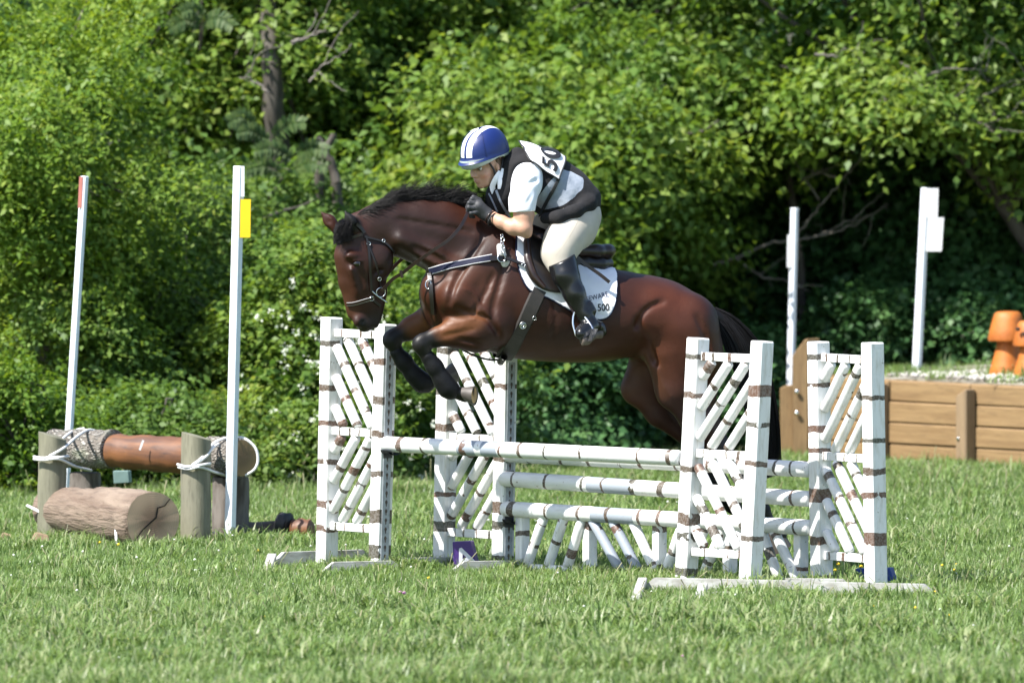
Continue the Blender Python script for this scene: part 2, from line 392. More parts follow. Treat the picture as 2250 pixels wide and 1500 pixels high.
M_rock = simple('grey gravel', (.36, .34, .31), .9, (.22, .2, .18), 30)
def ground_mat(name, c1, c2, c3):
    b = NB(name); o = b.obj(); c = b.mix(b.smooth(b.noise(o, 1.1, 5), .3, .7), c1, c2); c = b.mix(b.smooth(b.noise(o, 14, 5), .45, .7), c, c3)
    b.col(c); b.set(Roughness=.95); b.bump(b.noise(o, 30, 5), .6, .03); return b.m
M_soil = ground_mat('turf soil', (.06, .12, .04), (.08, .15, .045), (.07, .09, .035))
M_floor = ground_mat('forest floor', (.035, .04, .018), (.05, .05, .022), (.05, .036, .02))
# painted timber of the fence
M_post = paint_mat('birch painted post', 5.0, wmin=.06, wmax=.15, partial=.33, grime=.8, zmax=1.30, dense=.92)
M_stick = paint_mat('birch painted stick', 6.4, wmin=.06, wmax=.16, partial=.43, seed=3.3, grime=.75)
M_rung = paint_mat('birch painted rung', 10., wmin=.05, wmax=.12, partial=.3, seed=8.1)
M_foot = simple('weathered grey white board', (.42, .42, .40), .8, (.25, .24, .21), 9, .4, 60, stretch=(1, 1, 3))
# ================================================================== ground
def sheet(name, xs, ys, z, mat, rough=0.0):
    X, Y = np.meshgrid(xs, ys, indexing='ij'); Z = np.full_like(X, z)
    if rough: Z = Z+rough*np.sin(X*1.3+1)*np.cos(Y*.9)*np.clip((np.abs(Y-1)-3)/6, 0, 1)
    n, m = X.shape; i = np.arange(n-1)[:, None]*m; j = np.arange(m-1)[None, :]
    F = np.stack([i+j, i+m+j, i+m+j+1, i+j+1], -1).reshape(-1, 4)
    me = mesh_np(name, np.stack([X, Y, Z], -1).reshape(-1, 3), F); o = link(name, me, mat); tag(o, kind='structure'); return o
sheet('ground', np.array([-1500., -60, -20, -8, 8, 20, 60, 1500]), np.array([-300., -70, -12, 0, 9.5, 60, 1500]), 0.0, M_soil)
ff = sheet('forest_floor', np.array([-60., -20, 0, 20, 60]), np.array([9.2, 14, 30, 90, 400]), .006, M_floor)

# ================================================================== fence wings
def standard(lb, rb, lt, rt, zr, up, label, cups=(), feet=(), holes=True, W=.52):
    """lb, rb: base pixels; lt, rt: top pixels; zr: rung heights; up: lattice of the upper half leans up to the right"""
    mid = ground((lb[0]+rb[0])/2, (lb[1]+rb[1])/2); sc = FPX/(mid.y+70)
    s = (rb[0]-lb[0])/sc/W; s = min(s, .85); d = Vector((s, -math.sqrt(1-s*s), 0))
    L0 = mid-d*W/2; Rr = mid+d*W/2
    def top(px, py, base): t = at(px, py, base.y); return t
    L1 = top(*lt, L0); R1 = top(*rt, Rr)
    e = empty('jump_standard', mid, label, 'jump standard', 'white birch painted jump standards')
    bar('post', L0-Vector((0, 0, .02)), L1, .094, .094, M_post, e, d, .007)
    bar('post', Rr-Vector((0, 0, .02)), R1, .094, .094, M_post, e, d, .007)
    def pt(c, z):
        tl = z/L1.z; tr = z/R1.z; a = L0.lerp(L1, tl); b = Rr.lerp(R1, tr); return a.lerp(b, c)
    c0 = .094/2/W
    for z in zr: bar('rung', pt(c0+.002, z), pt(1-c0-.002, z), .045, .036, M_rung, e, Vector((0, 0, 1)), .003)
    m = 1.2*W
    for half in (0, 1):
        lo, hi = (zr[1], zr[0]) if half == 0 else (zr[2], zr[1]); sg = 1 if (half == 0) == up else -1
        if sg == 1: zl = [lo+(hi-lo)*.66-.165*i for i in range(-1, 7)]
        else: zl = [lo+(hi-lo)*.36+.168*i for i in range(-1, 7)]
        for z in zl:
            ca, cb = c0+.004, 1-c0-.004
            za, zb = z+sg*m*ca, z+sg*m*cb
            a0, b0 = lo+.025, hi-.025
            # clip to the opening
            def cz(c): return z+sg*m*c
            if sg == 1:
                cs = max(ca, (a0-z)/m); ce = min(cb, (b0-z)/m)
            else:
                cs = max(ca, (z-b0)/m); ce = min(cb, (z-a0)/m)
            if ce-cs < .12: continue
            rod('lattice_stick', pt(cs, cz(cs)), pt(ce, cz(ce)), .0285, M_stick, e, n=12, segs=3, rnd=.55)
    if holes:
        dirn = d
        for (base, topv) in ((Rr, R1),):
            h0 = base.lerp(topv, .05)+dirn*.0485; h1 = base.lerp(topv, .9)+dirn*.0485
            tr = bar('cup_track', h0, h1, .004, .05, M_track, e, dirn, 0)
            bm = bmesh.new(); n = int((h1-h0).length/.05)
            for i in range(n):
                zc = .03+i*.05
                for (cz_, rz, ry) in ((0, .012, .008), (-.014, .012, .004)):
                    vs = [bm.verts.new((.0032, ry*cos(a)*1.0, zc+cz_+rz*sin(a))) for a in np.linspace(0, 2*pi, 9)[:-1]]
                    bm.faces.new(vs)
            k = link('keyhole_row', bm_mesh('keyhole_row', bm), M_hole, tr)
    for (px, py, py2) in feet if False else (): pass
    for f in feet:
        a = ground(f[0], f[1]); b = ground(f[2], f[3]); a.z = .004; b.z = .004; dd = (b-a); L = dd.length; dd.normalize(); hh = f[4] if len(f) > 4 else .085
        bm = bmesh.new(); side = Vector((-dd.y, dd.x, 0))*.019
        prof = [(0, 0), (L, 0), (L, hh*.55), (L-.05, hh), (.07, hh), (0, hh*.3)]
        A = [bm.verts.new(tuple(dd*x+Vector((0, 0, z))+side)) for x, z in prof]; B = [bm.verts.new(tuple(dd*x+Vector((0, 0, z))-side)) for x, z in prof]
        bm.faces.new(A); bm.faces.new(B[::-1])
        for i in range(len(A)): bm.faces.new((A[i], B[i], B[(i+1) % len(A)], A[(i+1) % len(A)]))
        bmesh.ops.recalc_face_normals(bm, faces=bm.faces)
        link('foot_board', bm_mesh('foot_board', bm), M_foot, e, a-mid)
        if len(f) > 5:   # short brace splayed from the end of the board toward the camera
            q = ground(f[5], f[6]); bar('foot_brace', a+Vector((0, 0, .07)), q+Vector((0, 0, .012)), .05, .03, M_foot, e)
    for (which, z) in cups:
        base, topv, sgn = (Rr, R1, 1) if which == 'r' else (L0, L1, -1)
        p = base.lerp(topv, z/topv.z)+d*sgn*.047
        x = d*sgn; y = Vector((0, 0, 1)).cross(x)
        bm = bmesh.new(); pr = []
        for k in range(9):
            a = pi+pi*k/8; pr.append((cos(a)*.05, sin(a)*.03))
        for w_ in (.004, .07):
            pass
        V0 = [bm.verts.new(tuple(x*.003+y*q[0]+Vector((0, 0, q[1])))) for q in pr]; V1 = [bm.verts.new(tuple(x*.075+y*q[0]+Vector((0, 0, q[1])))) for q in pr]
        for i in range(8): bm.faces.new((V0[i], V1[i], V1[i+1], V0[i+1]))
        bmesh.ops.solidify(bm, geom=bm.faces[:], thickness=.006)
        for bx in ((.002, .045, .05),):
            M = Matrix.Translation(x*.006)
            r = bmesh.ops.create_cube(bm, size=1)
            for v in r['verts']: v.co = x*(.004+v.co.x*.008)+y*(v.co.y*.055)+Vector((0, 0, v.co.z*.075-.01))
        bmesh.ops.recalc_face_normals(bm, faces=bm.faces)
        link('jump_cup', bm_mesh('jump_cup', bm), M_cup, e, p-mid)
    return dict(e=e, L0=L0, L1=L1, R0=Rr, R1=R1, d=d)
sA = standard((716, 1252), (834, 1258), (729, 697), (848, 712), (1.32, .775, .245), False, 'jump standard at the far left of the fence, under the horse\'s nose', cups=[('r', .69)],
    feet=[(598, 1250, 812, 1243, .09, 586, 1260), (706, 1266, 880, 1262, .075)])
sB = standard((974, 1249), (1104, 1256), (985, 735), (1113, 744), (1.27, .735, .205), False, 'jump standard half hidden behind the horse\'s front hooves, purple marker at its foot', cups=[('r', .54), ('r', .30), ('r', .66)],
    feet=[(858, 1254, 1004, 1249, .065), (992, 1263, 1150, 1259, .07)])
sC = standard((1507, 1288), (1645, 1304), (1534, 742), (1675, 749), (1.26, .735, .20), True, 'jump standard in front of the horse\'s hindquarters', holes=False, cups=[('l', .69)],
    feet=[(1412, 1304, 1746, 1311, .085, 1392, 1334), (1545, 1316, 1700, 1320, .04, 1530, 1340)])
sD = standard((1808, 1290), (1923, 1303), (1798, 750), (1917, 752), (1.254, .72, .18), True, 'jump standard nearest the wooden bank, blue marker behind its post', holes=False, cups=[('l', .69), ('l', .48)],
    feet=[(1700, 1305, 1870, 1308, .085), (1748, 1313, 2050, 1319, .085)])
# poles
def fpole(label, pa, Ya, pb, Yb, greys=(), seed=0.0, r=.0435, name='jump_pole', parent=None):
    a = at(*pa, Ya); b = at(*pb, Yb); L = (b-a).length
    m = paint_mat('birch painted pole', 4.6, greys=[(g0*L, g1*L) for g0, g1 in greys], seed=seed, wmin=.03, wmax=.075, partial=.38, grime=.35, dense=.92)
    me = rod_mesh(name, L, r, n=20, segs=10, rnd=.3); o = link(name, me, m); autosmooth(o, 50)
    place(o, a, frame_from_z(b-a), parent)
    if parent is None: tag(o, label, 'jump pole', 'white birch painted jump poles')
    return o
fpole('front top pole of the jump, longest pole, passing just under the front hooves', (842, 975), sA['R0'].y-.03, (1495, 1006), sC['L0'].y+.02, [(.265, .325), (.345, .40)], 1.0)
fpole('back top pole of the jump, mostly hidden under the front top pole', (1112, 998), sB['R0'].y-.03, (1781, 1031), sD['L0'].y+.02, [], 5.3)
fpole('middle pole of the jump with one grey section, above the picket gate', (1103, 1051), sB['R0'].y-.03, (1783, 1096), sD['L0'].y+.02, [(.29, .435)], 9.1)
# hanging gate of leaning sticks
gy0, gy1 = sB['R0'].y-.03, sD['L0'].y+.02
ga = at(1106, 1117, gy0); gb = at(1783, 1159, gy1); gbase = Vector(((ga.x+gb.x)/2, (ga.y+gb.y)/2, 0))
gate = empty('jump_gate', gbase, 'low white gate of leaning sticks hanging between two jump standards, one section grey', 'jump gate')
fpole('', (1106, 1117), gy0, (1783, 1159), gy1, [(.30, .44)], 13.7, parent=gate, name='top_rail')
def Yg(px): return gy0+(gy1-gy0)*(px-1106)/(1783-1106)
fpole('', (1128, 1249), Yg(1128), (1779, 1284), Yg(1779), [(.28, .42)], 21.7, parent=gate, name='bottom_rail', r=.033)
def yt(px): return 1117+(px-1106)*42/677
def yb(px): return 1249+(px-1128)*35/651
for px in (1148, 1296, 1449, 1604, 1760):
    bar('upright', at(px, yb(px)-6, Yg(px)+.04), at(px, yt(px)+8, Yg(px)+.04), .062, .062, M_post, gate, sD['d'], .005)
M_stick_grey = paint_mat('birch painted grey stick', 6.5, greys=[(0, 1)], seed=4, wmin=.05, wmax=.16, partial=.45)
for x0, x1, g in ((1158, 1196, 0), (1204, 1240, 0), (1246, 1280, 0), (1364, 1300, 1), (1404, 1345, 1), (1442, 1390, 0), (1462, 1500, 0), (1510, 1550, 0), (1545, 1590, 0), (1664, 1620, 0), (1712, 1672, 0), (1752, 1700, 0)):
    rod('leaning_stick', at(x0, yb(x0)-8, Yg(x0)), at(x1, yt(x1)+10, Yg(x1)), .0285, M_stick_grey if g else M_stick, gate, n=12, segs=4, rnd=.3)
# purple marker with letter A, blue marker
def wedge_block(name, pts, depth, Y, mat, label, cat):
    """slanted block traced in the picture, given thickness"""
    bm = bmesh.new(); base = at(*pts[0], Y); A = [at(*p, Y)-base for p in pts]; dv = Vector((.25, .97, 0))*depth
    f = [bm.verts.new(v) for v in A]; g = [bm.verts.new(v+dv) for v in A]
    bm.faces.new(f); bm.faces.new(g[::-1])
    for i in range(len(f)): bm.faces.new((f[i], g[i], g[(i+1) % len(f)], f[(i+1) % len(f)]))
    bmesh.ops.recalc_face_normals(bm, faces=bm.faces); bmesh.ops.bevel(bm, geom=bm.edges[:], offset=.003, affect='EDGES')
    o = link(name, bm_mesh(name, bm), mat, None, base); tag(o, label, cat); return o
def text_mesh(name, s, size, mat, extrude=.001, bold=0.0):
    cu = bpy.data.curves.new(name, 'FONT'); cu.body = s; cu.size = size; cu.align_x = 'CENTER'; cu.align_y = 'CENTER'; cu.extrude = extrude; cu.offset = bold
    t = bpy.data.objects.new(name, cu); me = bpy.data.meshes.new_from_object(t); bpy.data.objects.remove(t); me.materials.clear(); me.materials.append(mat); me.name = name; return me
M_letter = simple('white letter', (.62, .62, .68), .5)
pm = wedge_block('letter_marker', [(997, 1248), (994, 1190), (1034, 1188), (1048, 1243)], .07, .62, M_purple, 'purple block marked with a tilted letter A at the foot of a jump standard', 'letter marker')
la = link('letter', text_mesh('letter', 'A', .155, M_letter, .002, .003), None, pm); la.location = at(1021, 1226, .62)-pm.location+Vector((0, -.006, 0)); la.rotation_euler = (pi/2, R_(-22), 0)
wedge_block('number_marker', [(1893, 1294), (1878, 1249), (1955, 1247), (1970, 1292)], .09, -.80, M_blue, 'blue block on the grass behind the rightmost jump standard', 'letter marker')

# ================================================================== flag posts
def flag_post(pb, pt, Y, w, label, plates=()):
    b = at(*pb, Y); t = at(*pt, Y); e = empty('flag_post', Vector((b.x, b.y, b.z)), label, 'flag post', 'white flag posts beside the cross country jumps')
    bar('pole', b, t, w, w*.8, M_flagwhite, e, Vector((.75, -.66, 0)), .004)
    for (nm, x0, y0, x1, y1, m, sl) in plates:
        p = [at(x0+sl, y0, Y-w*.5), at(x1+sl, y0, Y-w*.5), at(x1, y1, Y-w*.5), at(x0, y1, Y-w*.5)]
        bm = bmesh.new(); f = [bm.verts.new(q-b) for q in p]; g = [bm.verts.new(q-b+Vector((0, .006, 0))) for q in p]
        bm.faces.new(f[::-1]); bm.faces.new(g)
        for i in range(4): bm.faces.new((f[i], f[(i+1) % 4], g[(i+1) % 4], g[i]))
        bmesh.ops.recalc_face_normals(bm, faces=bm.faces); link(nm, bm_mesh(nm, bm), m, e)
    return e
flag_post((138, 1170), (186, 387), 5.2, .042, 'leftmost flag post, with a narrow faded red edge at its top', [('flag_plate', 171, 388, 179, 457, M_red, 3)])
flag_post((505, 1182), (525, 365), 3.6, .055, 'flag post with a yellow plate beside the hanging log', [('flag_plate', 527, 438, 550, 522, M_yellow, 1), ('flag_edge', 528, 366, 537, 432, M_flagwhite, 0)])
flag_post((1736, 880), (1746, 457), 14.5, .045, 'flag post rising behind the brown wooden end post of the bank', [('flag_plate', 1729, 516, 1742, 587, M_white, 1)])
flag_post((2013, 835), (2034, 413), 14.3, .052, 'rightmost flag post, with two white plates, standing on the bank', [('flag_plate', 2036, 414, 2060, 479, M_white, 2), ('flag_plate', 2034, 478, 2069, 552, M_white, 5)])

# ================================================================== hanging log fence on the left
YL = 4.2
lf = empty('hanging_log', at(330, 1180, YL), 'log roped on four posts, bark at both ends and stripped orange in the middle', 'log jump'); lf.location.z = .5
def logpiece(name, pa, pb, Ya, Yb, ra, rb, mat, parent, seed=1, wob=.006, n=28, segs=14, bulge=0, rnd=.05):
    return rod(name, at(*pa, Ya), at(*pb, Yb), ra, mat, parent, r1=rb, n=n, segs=segs, wob=wob, seed=seed, bulge=bulge, rnd=rnd)
logpiece('bark_section', (120, 984), (252, 988), YL+.55, YL+.2, .112, .114, M_bark, lf, 3, .009)
logpiece('stripped_section', (247, 990), (470, 1003), YL+.2, YL-.25, .096, .106, M_strip, lf, 4, .006, bulge=.05)
logpiece('bark_section', (466, 1002), (530, 1006), YL-.25, YL-.5, .114, .113, M_bark, lf, 5, .008)
def disc(name, c, axis, r, mat, parent, rough=.03, seed=2, ry=1.0):
    rs = random.Random(seed); bm = bmesh.new(); n = 40; rings = []
    cc = bm.verts.new((0, 0, .004))
    for q in (.33, .66, 1.0):
        rings.append([bm.verts.new((q*r*cos(2*pi*j/n)*(1+rough*sin(3*2*pi*j/n+1)), q*r*ry*sin(2*pi*j/n)*(1+rough*cos(2*2*pi*j/n)), .004*(1-q)+rs.uniform(-.0015, .0015))) for j in range(n)])
    for j in range(n): bm.faces.new((cc, rings[0][j], rings[0][(j+1) % n]))
    for a, b in zip(rings, rings[1:]):
        for j in range(n): bm.faces.new((a[j], b[j], b[(j+1) % n], a[(j+1) % n]))
    o = link(name, bm_mesh(name, bm, True), mat); return place(o, c, frame_from_z(axis, (1, 0, 0)), parent)
e0 = at(530, 1006, YL-.5); ax_l = (at(530, 1006, YL-.5)-at(466, 1002, YL-.25)).normalized()
disc('cut_end', e0+ax_l*.003, ax_l, .108, M_end2, lf)
def chip(px, py, Y, w, h, mat, parent, ang=0):
    p = at(px, py, Y); return bar('white_chip', p, p+Vector((sin(ang)*h, -.004, cos(ang)*h)), w, .006, mat, parent, bev=0)
chip(307, 988, YL-.13, .012, .06, M_white, lf, .35)
posts = []
def lpost(pb, pt, Y, r, mat, label, slant=.0, grp='wooden posts holding the hanging log', notch=True):
    b = at(*pb, Y); b.z = -.02; t = at(*pt, Y); me = rod_mesh('log_post', (t-b).length, r, r*.97, n=24, segs=8, wob=.003, seed=int(pb[0]), rnd=.06)
    zt = max(v.co.z for v in me.vertices)
    for v in me.vertices:
        if v.co.z > zt-.05: v.co.z -= slant*(v.co.x/r+1)*.5
    o = link('log_post', me, mat); autosmooth(o, 50); place(o, b, frame_from_z(t-b, (1, 0, 0))); tag(o, label, 'wooden post', grp); return o
lpost((112, 1178), (116, 946), YL-.35, .084, M_roundpost, 'round grey post left of the log, in front of it, with a slanted top', .05)
lpost((430, 1168), (431, 946), YL-.62, .089, M_roundpost, 'round grey post at the middle right, in front of the stripped part of the log', .05)
lpost((186, 1165), (187, 1036), YL+.45, .095, M_darkbark, 'dark bark stump under the left end of the hanging log')
lpost((506, 1170), (507, 1046), YL-.28, .11, M_darkbark, 'dark bark stump under the right end of the hanging log')
# ropes
def rope_on(label, paths):
    allp = [[at(x, y, Y) for x, y, Y in p] for p in paths]; c = allp[0][0]
    e = empty('rope', c, label, 'rope', 'white ropes tying the log')
    for p in allp:
        P = catmull([tuple(v-c) for v in p], 8); V, F = tube_np(P, .0085, 7); link('rope_strand', mesh_np('rope_strand', V, F), M_rope, e)
    return e
f0, k0 = YL-.35-.092, YL+.55-.12
rope_on('white rope looped round the left grey post and over the bark end of the log', [
  [(74, 1003, f0+.04), (95, 1006, f0-.005), (112, 1004, f0-.01), (135, 1004, f0+.0), (150, 1002, f0+.06)],
  [(74, 1008, f0+.04), (97, 1010, f0-.005), (130, 1008, f0-.005), (165, 1024, f0+.12), (200, 1033, f0+.4)],
  [(108, 1002, f0-.01), (140, 984, f0+.03), (165, 962, f0+.3), (192, 945, YL+.33), (215, 947, YL+.45)],
  [(135, 966, f0+.25), (158, 948, YL+.4), (185, 941, YL+.45)]])
f1 = YL-.62-.097
rope_on('white rope looped round the right grey post and over the sawn end of the log', [
  [(390, 1020, f1+.05), (410, 1025, f1-.005), (430, 1023, f1-.01), (450, 1020, f1+.0), (462, 1018, f1+.05)],
  [(392, 1026, f1+.05), (415, 1030, f1-.005), (440, 1026, f1-.004), (470, 1036, f1+.1), (497, 1044, YL-.48)],
  [(422, 1022, f1-.012), (445, 1004, f1+.02), (468, 975, YL-.5), (490, 964, YL-.45), (505, 962, YL-.4)],
  [(505, 962, YL-.45), (535, 962, YL-.58), (560, 982, YL-.60), (567, 1008, YL-.60), (560, 1030, YL-.60), (540, 1044, YL-.56)],
  [(422, 1022, f1-.012), (440, 1012, f1+.0), (455, 1000, f1+.04), (466, 985, f1+.1), (480, 975, YL-.47)]])
# big log on the ground
YB = 3.0
bl = empty('fallen_log', at(240, 1200, YB), 'thick bare brown log lying on the grass with a cracked sawn end', 'log'); bl.location.z = 0
pa, pb = at(106, 1119, YB+1.0), at(335, 1144, YB-.05)
body = rod('log_body', pa, pb, .118, M_biglog, bl, r1=.176, n=40, segs=20, wob=.009, seed=9, bulge=.08, rnd=.18)
axb = (pb-pa).normalized()
disc('sawn_end', pb+axb*.002, axb, .172, M_end, bl, .03, 5, 1.0)
MB = frame_from_z(axb, (1, 0, 0))
def onend(x, y): return pb+axb*.0075+MB @ Vector((x, y, 0))
cr = [(-.13, -.12), (-.07, -.05), (-.02, -.01), (.02, .02), (.03, .075), (.075, .085), (.11, .125)]
bm = bmesh.new(); prev = None
U = MB.col[0]; W_ = MB.col[1]
up_e = (Vector((0, 0, 1))-axb*axb.z).normalized(); rt_e = up_e.cross(axb)*1.0
if rt_e.x < 0: rt_e = -rt_e
for i, (x, y) in enumerate(cr):
    w = .006*(1-abs(i-3)/5); c = pb+axb*.0085+rt_e*x+up_e*y-Vector(bl.location)
    dx = Vector((0, 0, 0)); nrm = (up_e*.6-rt_e*.8)
    a = bm.verts.new(c+nrm*w); b = bm.verts.new(c-nrm*w)
    if prev: bm.faces.new((prev[0], prev[1], b, a))
    prev = (a, b)
link('end_crack', bm_mesh('end_crack', bm), M_crack, bl)
bar('branch_stub', at(58, 1109, YB+.85), at(100, 1130, YB+.8), .018, .01, M_rope, bl)
bar('branch_stub', at(254, 1158, YB-.0), at(256, 1196, YB-.1), .014, .01, M_rope, bl)
for (x0, y0, w, h, m, lab) in ((88, 1202, .085, .09, M_timber2, 'small brown wedge of wood below the left end of the thick log'), (12, 1195, .06, .07, M_timber2, 'small brown wood wedge at the left edge of the picture'),
      (175, 1207, .06, .05, M_timber2, 'low brown wood wedge under the middle of the thick log'), (400, 1206, .07, .05, M_darkbark, 'dark wood wedge at the cracked end of the thick log')):
    b = ground(x0, y0); bm = bmesh.new(); P = [(-w, -w*.6), (w, -w*.6), (w*.8, w*.6), (-w*.8, w*.6)]
    lo = [bm.verts.new((x, y, -.01)) for x, y in P]; hi = [bm.verts.new((x*.45+.01, y*.5, h*(1 if x < 0 else .8))) for x, y in P]
    bm.faces.new(lo[::-1]); bm.faces.new(hi)
    for i in range(4): bm.faces.new((lo[i], lo[(i+1) % 4], hi[(i+1) % 4], hi[i]))
    bmesh.ops.bevel(bm, geom=bm.edges[:], offset=.006, affect='EDGES')
    o = link('wood_wedge', bm_mesh('wood_wedge', bm), m, None, b); tag(o, lab, 'wood wedge')
# log pieces right of the yellow flagged post
YS = 3.9
lo_ = rod('log_offcut', at(545, 1168, YS+.1), at(622, 1164, YS), .055, M_darkbark, None, n=16, wob=.006, seed=3); tag(lo_, 'thin grey log lying in the grass right of the yellow flagged post', 'log')
lo2 = empty('split_log', at(650, 1165, YS), 'short split log with an orange face and a black charred end', 'log'); lo2.location.z = 0
rod('charred_end', at(608, 1152, YS-.02), at(640, 1156, YS-.06), .07, M_black, lo2, n=14, wob=.01, seed=5)
rod('split_face', at(638, 1162, YS-.06), at(688, 1165, YS-.1), .062, M_strip, lo2, n=9, wob=.008, seed=6)
gb_ = wedge_block('marker_box', [(250, 1062), (248, 1034), (282, 1034), (284, 1060)], .06, YL+1.6, simple('teal box', (.16, .24, .22), .6), 'grey green box just visible under the hanging log', 'box')
gb_.location.z = gb_.location.z

# ================================================================== wooden bank on the right
P0 = ground(1752, 1010); P1 = ground(2420, 1046); bd = (P1-P0); bd.z = 0; bl_len = bd.length; bd.normalize(); bn = Vector((bd.y, -bd.x, 0))   # bn towards camera
if bn.y > 0: bn = -bn
bank = empty('timber_bank', P0+Vector((0, 0, 0)), 'brown timber retaining bank topped with gravel and weeds', 'bank')
RH = .1385
xs_ = [0.0, (1950-1752)/(2250-1752)*0, 0]
def along(px):   # distance along the wall whose base appears at this column
    best = None
    for k in range(400):
        q = P0+bd*(bl_len*k/399); d = Vector(q)-Vector(CAMP); X = 1125+FPX*(d.x/(d.dot(Vector(FW))))
        if best is None or abs(X-px) < best[0]: best = (abs(X-px), bl_len*k/399)
    return best[1]
joints = [0, along(1952), along(2130), along(2420)]
for r in range(4):
    for i in range(3):
        a = joints[i]+.004; b = joints[i+1]-.004
        off = random.uniform(-.006, .006)
        p = P0+bd*a+Vector((0, 0, r*RH+RH*.5))-bn*(.07+off); q = P0+bd*b+Vector((0, 0, r*RH+RH*.5+random.uniform(-.003, .003)))-bn*(.07+off)
        bar('timber', p, q, .138, RH-.006, M_timber, bank, -bn, .008)
# side wall running away at the corner
sd = -bn
for r in range(4):
    bar('timber', P0+sd*.02+Vector((0, 0, r*RH+RH*.5))-bd*.0, P0+sd*3+Vector((0, 0, r*RH+RH*.5)), .138, RH-.006, M_timber, bank, bd, .008)
for px, h, w in ((2132, .545, .1), (1948, .56, .07)):
    c = P0+bd*along(px)+bn*.045; me = box_mesh('bank_post', w if px > 2000 else .05, .09, h, .008)
    for v in me.vertices:
        if v.co.z > h-.03: v.co.z -= .05*max(0, (-v.co.x/w+.5)); 
    o = link('post', me, M_timber2); place(o, c-Vector((0, 0, .02)), frame_from_z((0, 0, 1), bd), bank)
    if px > 2000:
        bb = rod('bolt', c+Vector((0, 0, .2))+bn*.045-bd*.02, c+Vector((0, 0, .2))+bn*.055-bd*.02, .012, M_steel, bank, n=10, segs=2)
def board(name, pts, thick, Y, mat, parent, label=None):
    bm = bmesh.new(); A = [at(*p, Y) for p in pts]; c = parent.location; dv = Vector((.5, .87, 0))*thick
    f = [bm.verts.new(v-c) for v in A]; g = [bm.verts.new(v-c+dv) for v in A]; bm.faces.new(f); bm.faces.new(g[::-1])
    for i in range(len(f)): bm.faces.new((f[i], g[i], g[(i+1) % len(f)], f[(i+1) % len(f)]))
    bmesh.ops.recalc_face_normals(bm, faces=bm.faces); bmesh.ops.bevel(bm, geom=bm.edges[:], offset=.006, affect='EDGES')
    o = link(name, bm_mesh(name, bm), mat, parent); 
    if label: o['label'] = label
    return o
board('end_board', [(1714, 1012), (1713, 852), (1728, 846), (1742, 846), (1742, 1012)], .12, P0.y-.02, M_timber, bank)
board('end_post', [(1740, 1012), (1740, 782), (1768, 745), (1776, 744), (1776, 1012)], .16, P0.y-.14, M_timber, bank, 'tall slanted end post with two bolts')
for y in (860, 907): rod('bolt', at(1751, y, P0.y-.15), at(1751, y, P0.y-.165), .015, M_steel, bank, n=10, segs=2)
# fill on top
TZ = RH*4-.02
bm = bmesh.new(); n, m = 26, 16; g = []
A0 = P0-bn*.1; 
for i in range(n+1):
    row = []
    for j in range(m+1):
        p = A0+bd*(bl_len*i/n+.02)+sd*(3.2*j/m); z = TZ+.05*mnoise.noise(Vector((p.x*2, p.y*2, 3)))*min(1, j/2)+.05*min(1, j/6); row.append(bm.verts.new((p.x-P0.x, p.y-P0.y, z)))
    g.append(row)
for i in range(n):
    for j in range(m): bm.faces.new((g[i][j], g[i+1][j], g[i+1][j+1], g[i][j+1]))
link('gravel_fill', bm_mesh('gravel_fill', bm, True), simple('bank gravel', (.33, .31, .27), .95, (.16, .14, .10), 9, 1, 45), bank)
# gravel stones (nobody could count them)
ac = Acc(); ico = bmesh.new(); bmesh.ops.create_icosphere(ico, subdivisions=1, radius=1); IV = np.array([v.co for v in ico.verts]); IF = np.array([[v.index for v in f.verts] for f in ico.faces]); ico.free()
for _ in range(1500):
    p = A0+bd*random.uniform(.6, bl_len-.05)+sd*random.uniform(.03, 1.6)**1.0; s = random.uniform(.008, .022)
    V = IV*np.array([s*random.uniform(.8, 1.4), s*random.uniform(.8, 1.3), s*.7])+np.array([p.x, p.y, TZ+.045]); ac.add(V, IF, random.random())
o = link('gravel', ac.mesh('gravel', False), leaf_mat('gravel stone', [(0, (.24, .22, .19)), (1, (.62, .6, .56))], 0, .9)); tag(o, 'loose pale gravel on top of the timber bank', 'gravel', kind='stuff')

# carved orange mushrooms
def lathe_mesh(name, prof, n=28, wob=.0, seed=0, squash=1):
    rs = random.Random(seed); bm = bmesh.new(); rings = []; ph = rs.uniform(0, 6)
    for r, z in prof: rings.append([bm.verts.new((r*cos(2*pi*j/n)*(1+wob*sin(2*2*pi*j/n+ph)), squash*r*sin(2*pi*j/n)*(1+wob*sin(3*2*pi*j/n+ph)), z+wob*.4*r*sin(2*pi*j/n*2+ph))) for j in range(n)])
    for a, b in zip(rings, rings[1:]):
        for j in range(n): bm.faces.new((a[j], a[(j+1) % n], b[(j+1) % n], b[j]))
    bm.faces.new(rings[0][::-1]); bm.faces.new(rings[-1]); return bm_mesh(name, bm)
def mushroom(px, py, Y, s, label, cutx=0, seed=1):
    b = at(px, py, Y); e = empty('carved_mushroom', b, label, 'wood carving', 'orange carved wooden mushrooms')
    st = link('stalk', lathe_mesh('stalk', [(.118*s, 0), (.124*s, .03*s), (.105*s, .10*s), (.078*s, .2*s), (.062*s, .29*s)], wob=.03, seed=seed), M_orange, e); autosmooth(st, 60)
    cp = link('cap', lathe_mesh('cap', [(.03*s, .27*s), (.128*s, .262*s), (.132*s, .28*s), (.118*s, .34*s), (.1*s, .405*s), (.088*s, .44*s), (.07*s, .452*s), (.02*s, .455*s)], wob=.03, seed=seed+1), M_orange, e); autosmooth(cp, 45)
    return e
mushroom(2214, 836, 13.4, 1.0, 'orange carved mushroom with a flat topped flared cap standing on the bank')
m2 = mushroom(2262, 833, 13.1, .84, 'lower orange carved mushroom with dark holes cut by the right edge of the picture', seed=4)
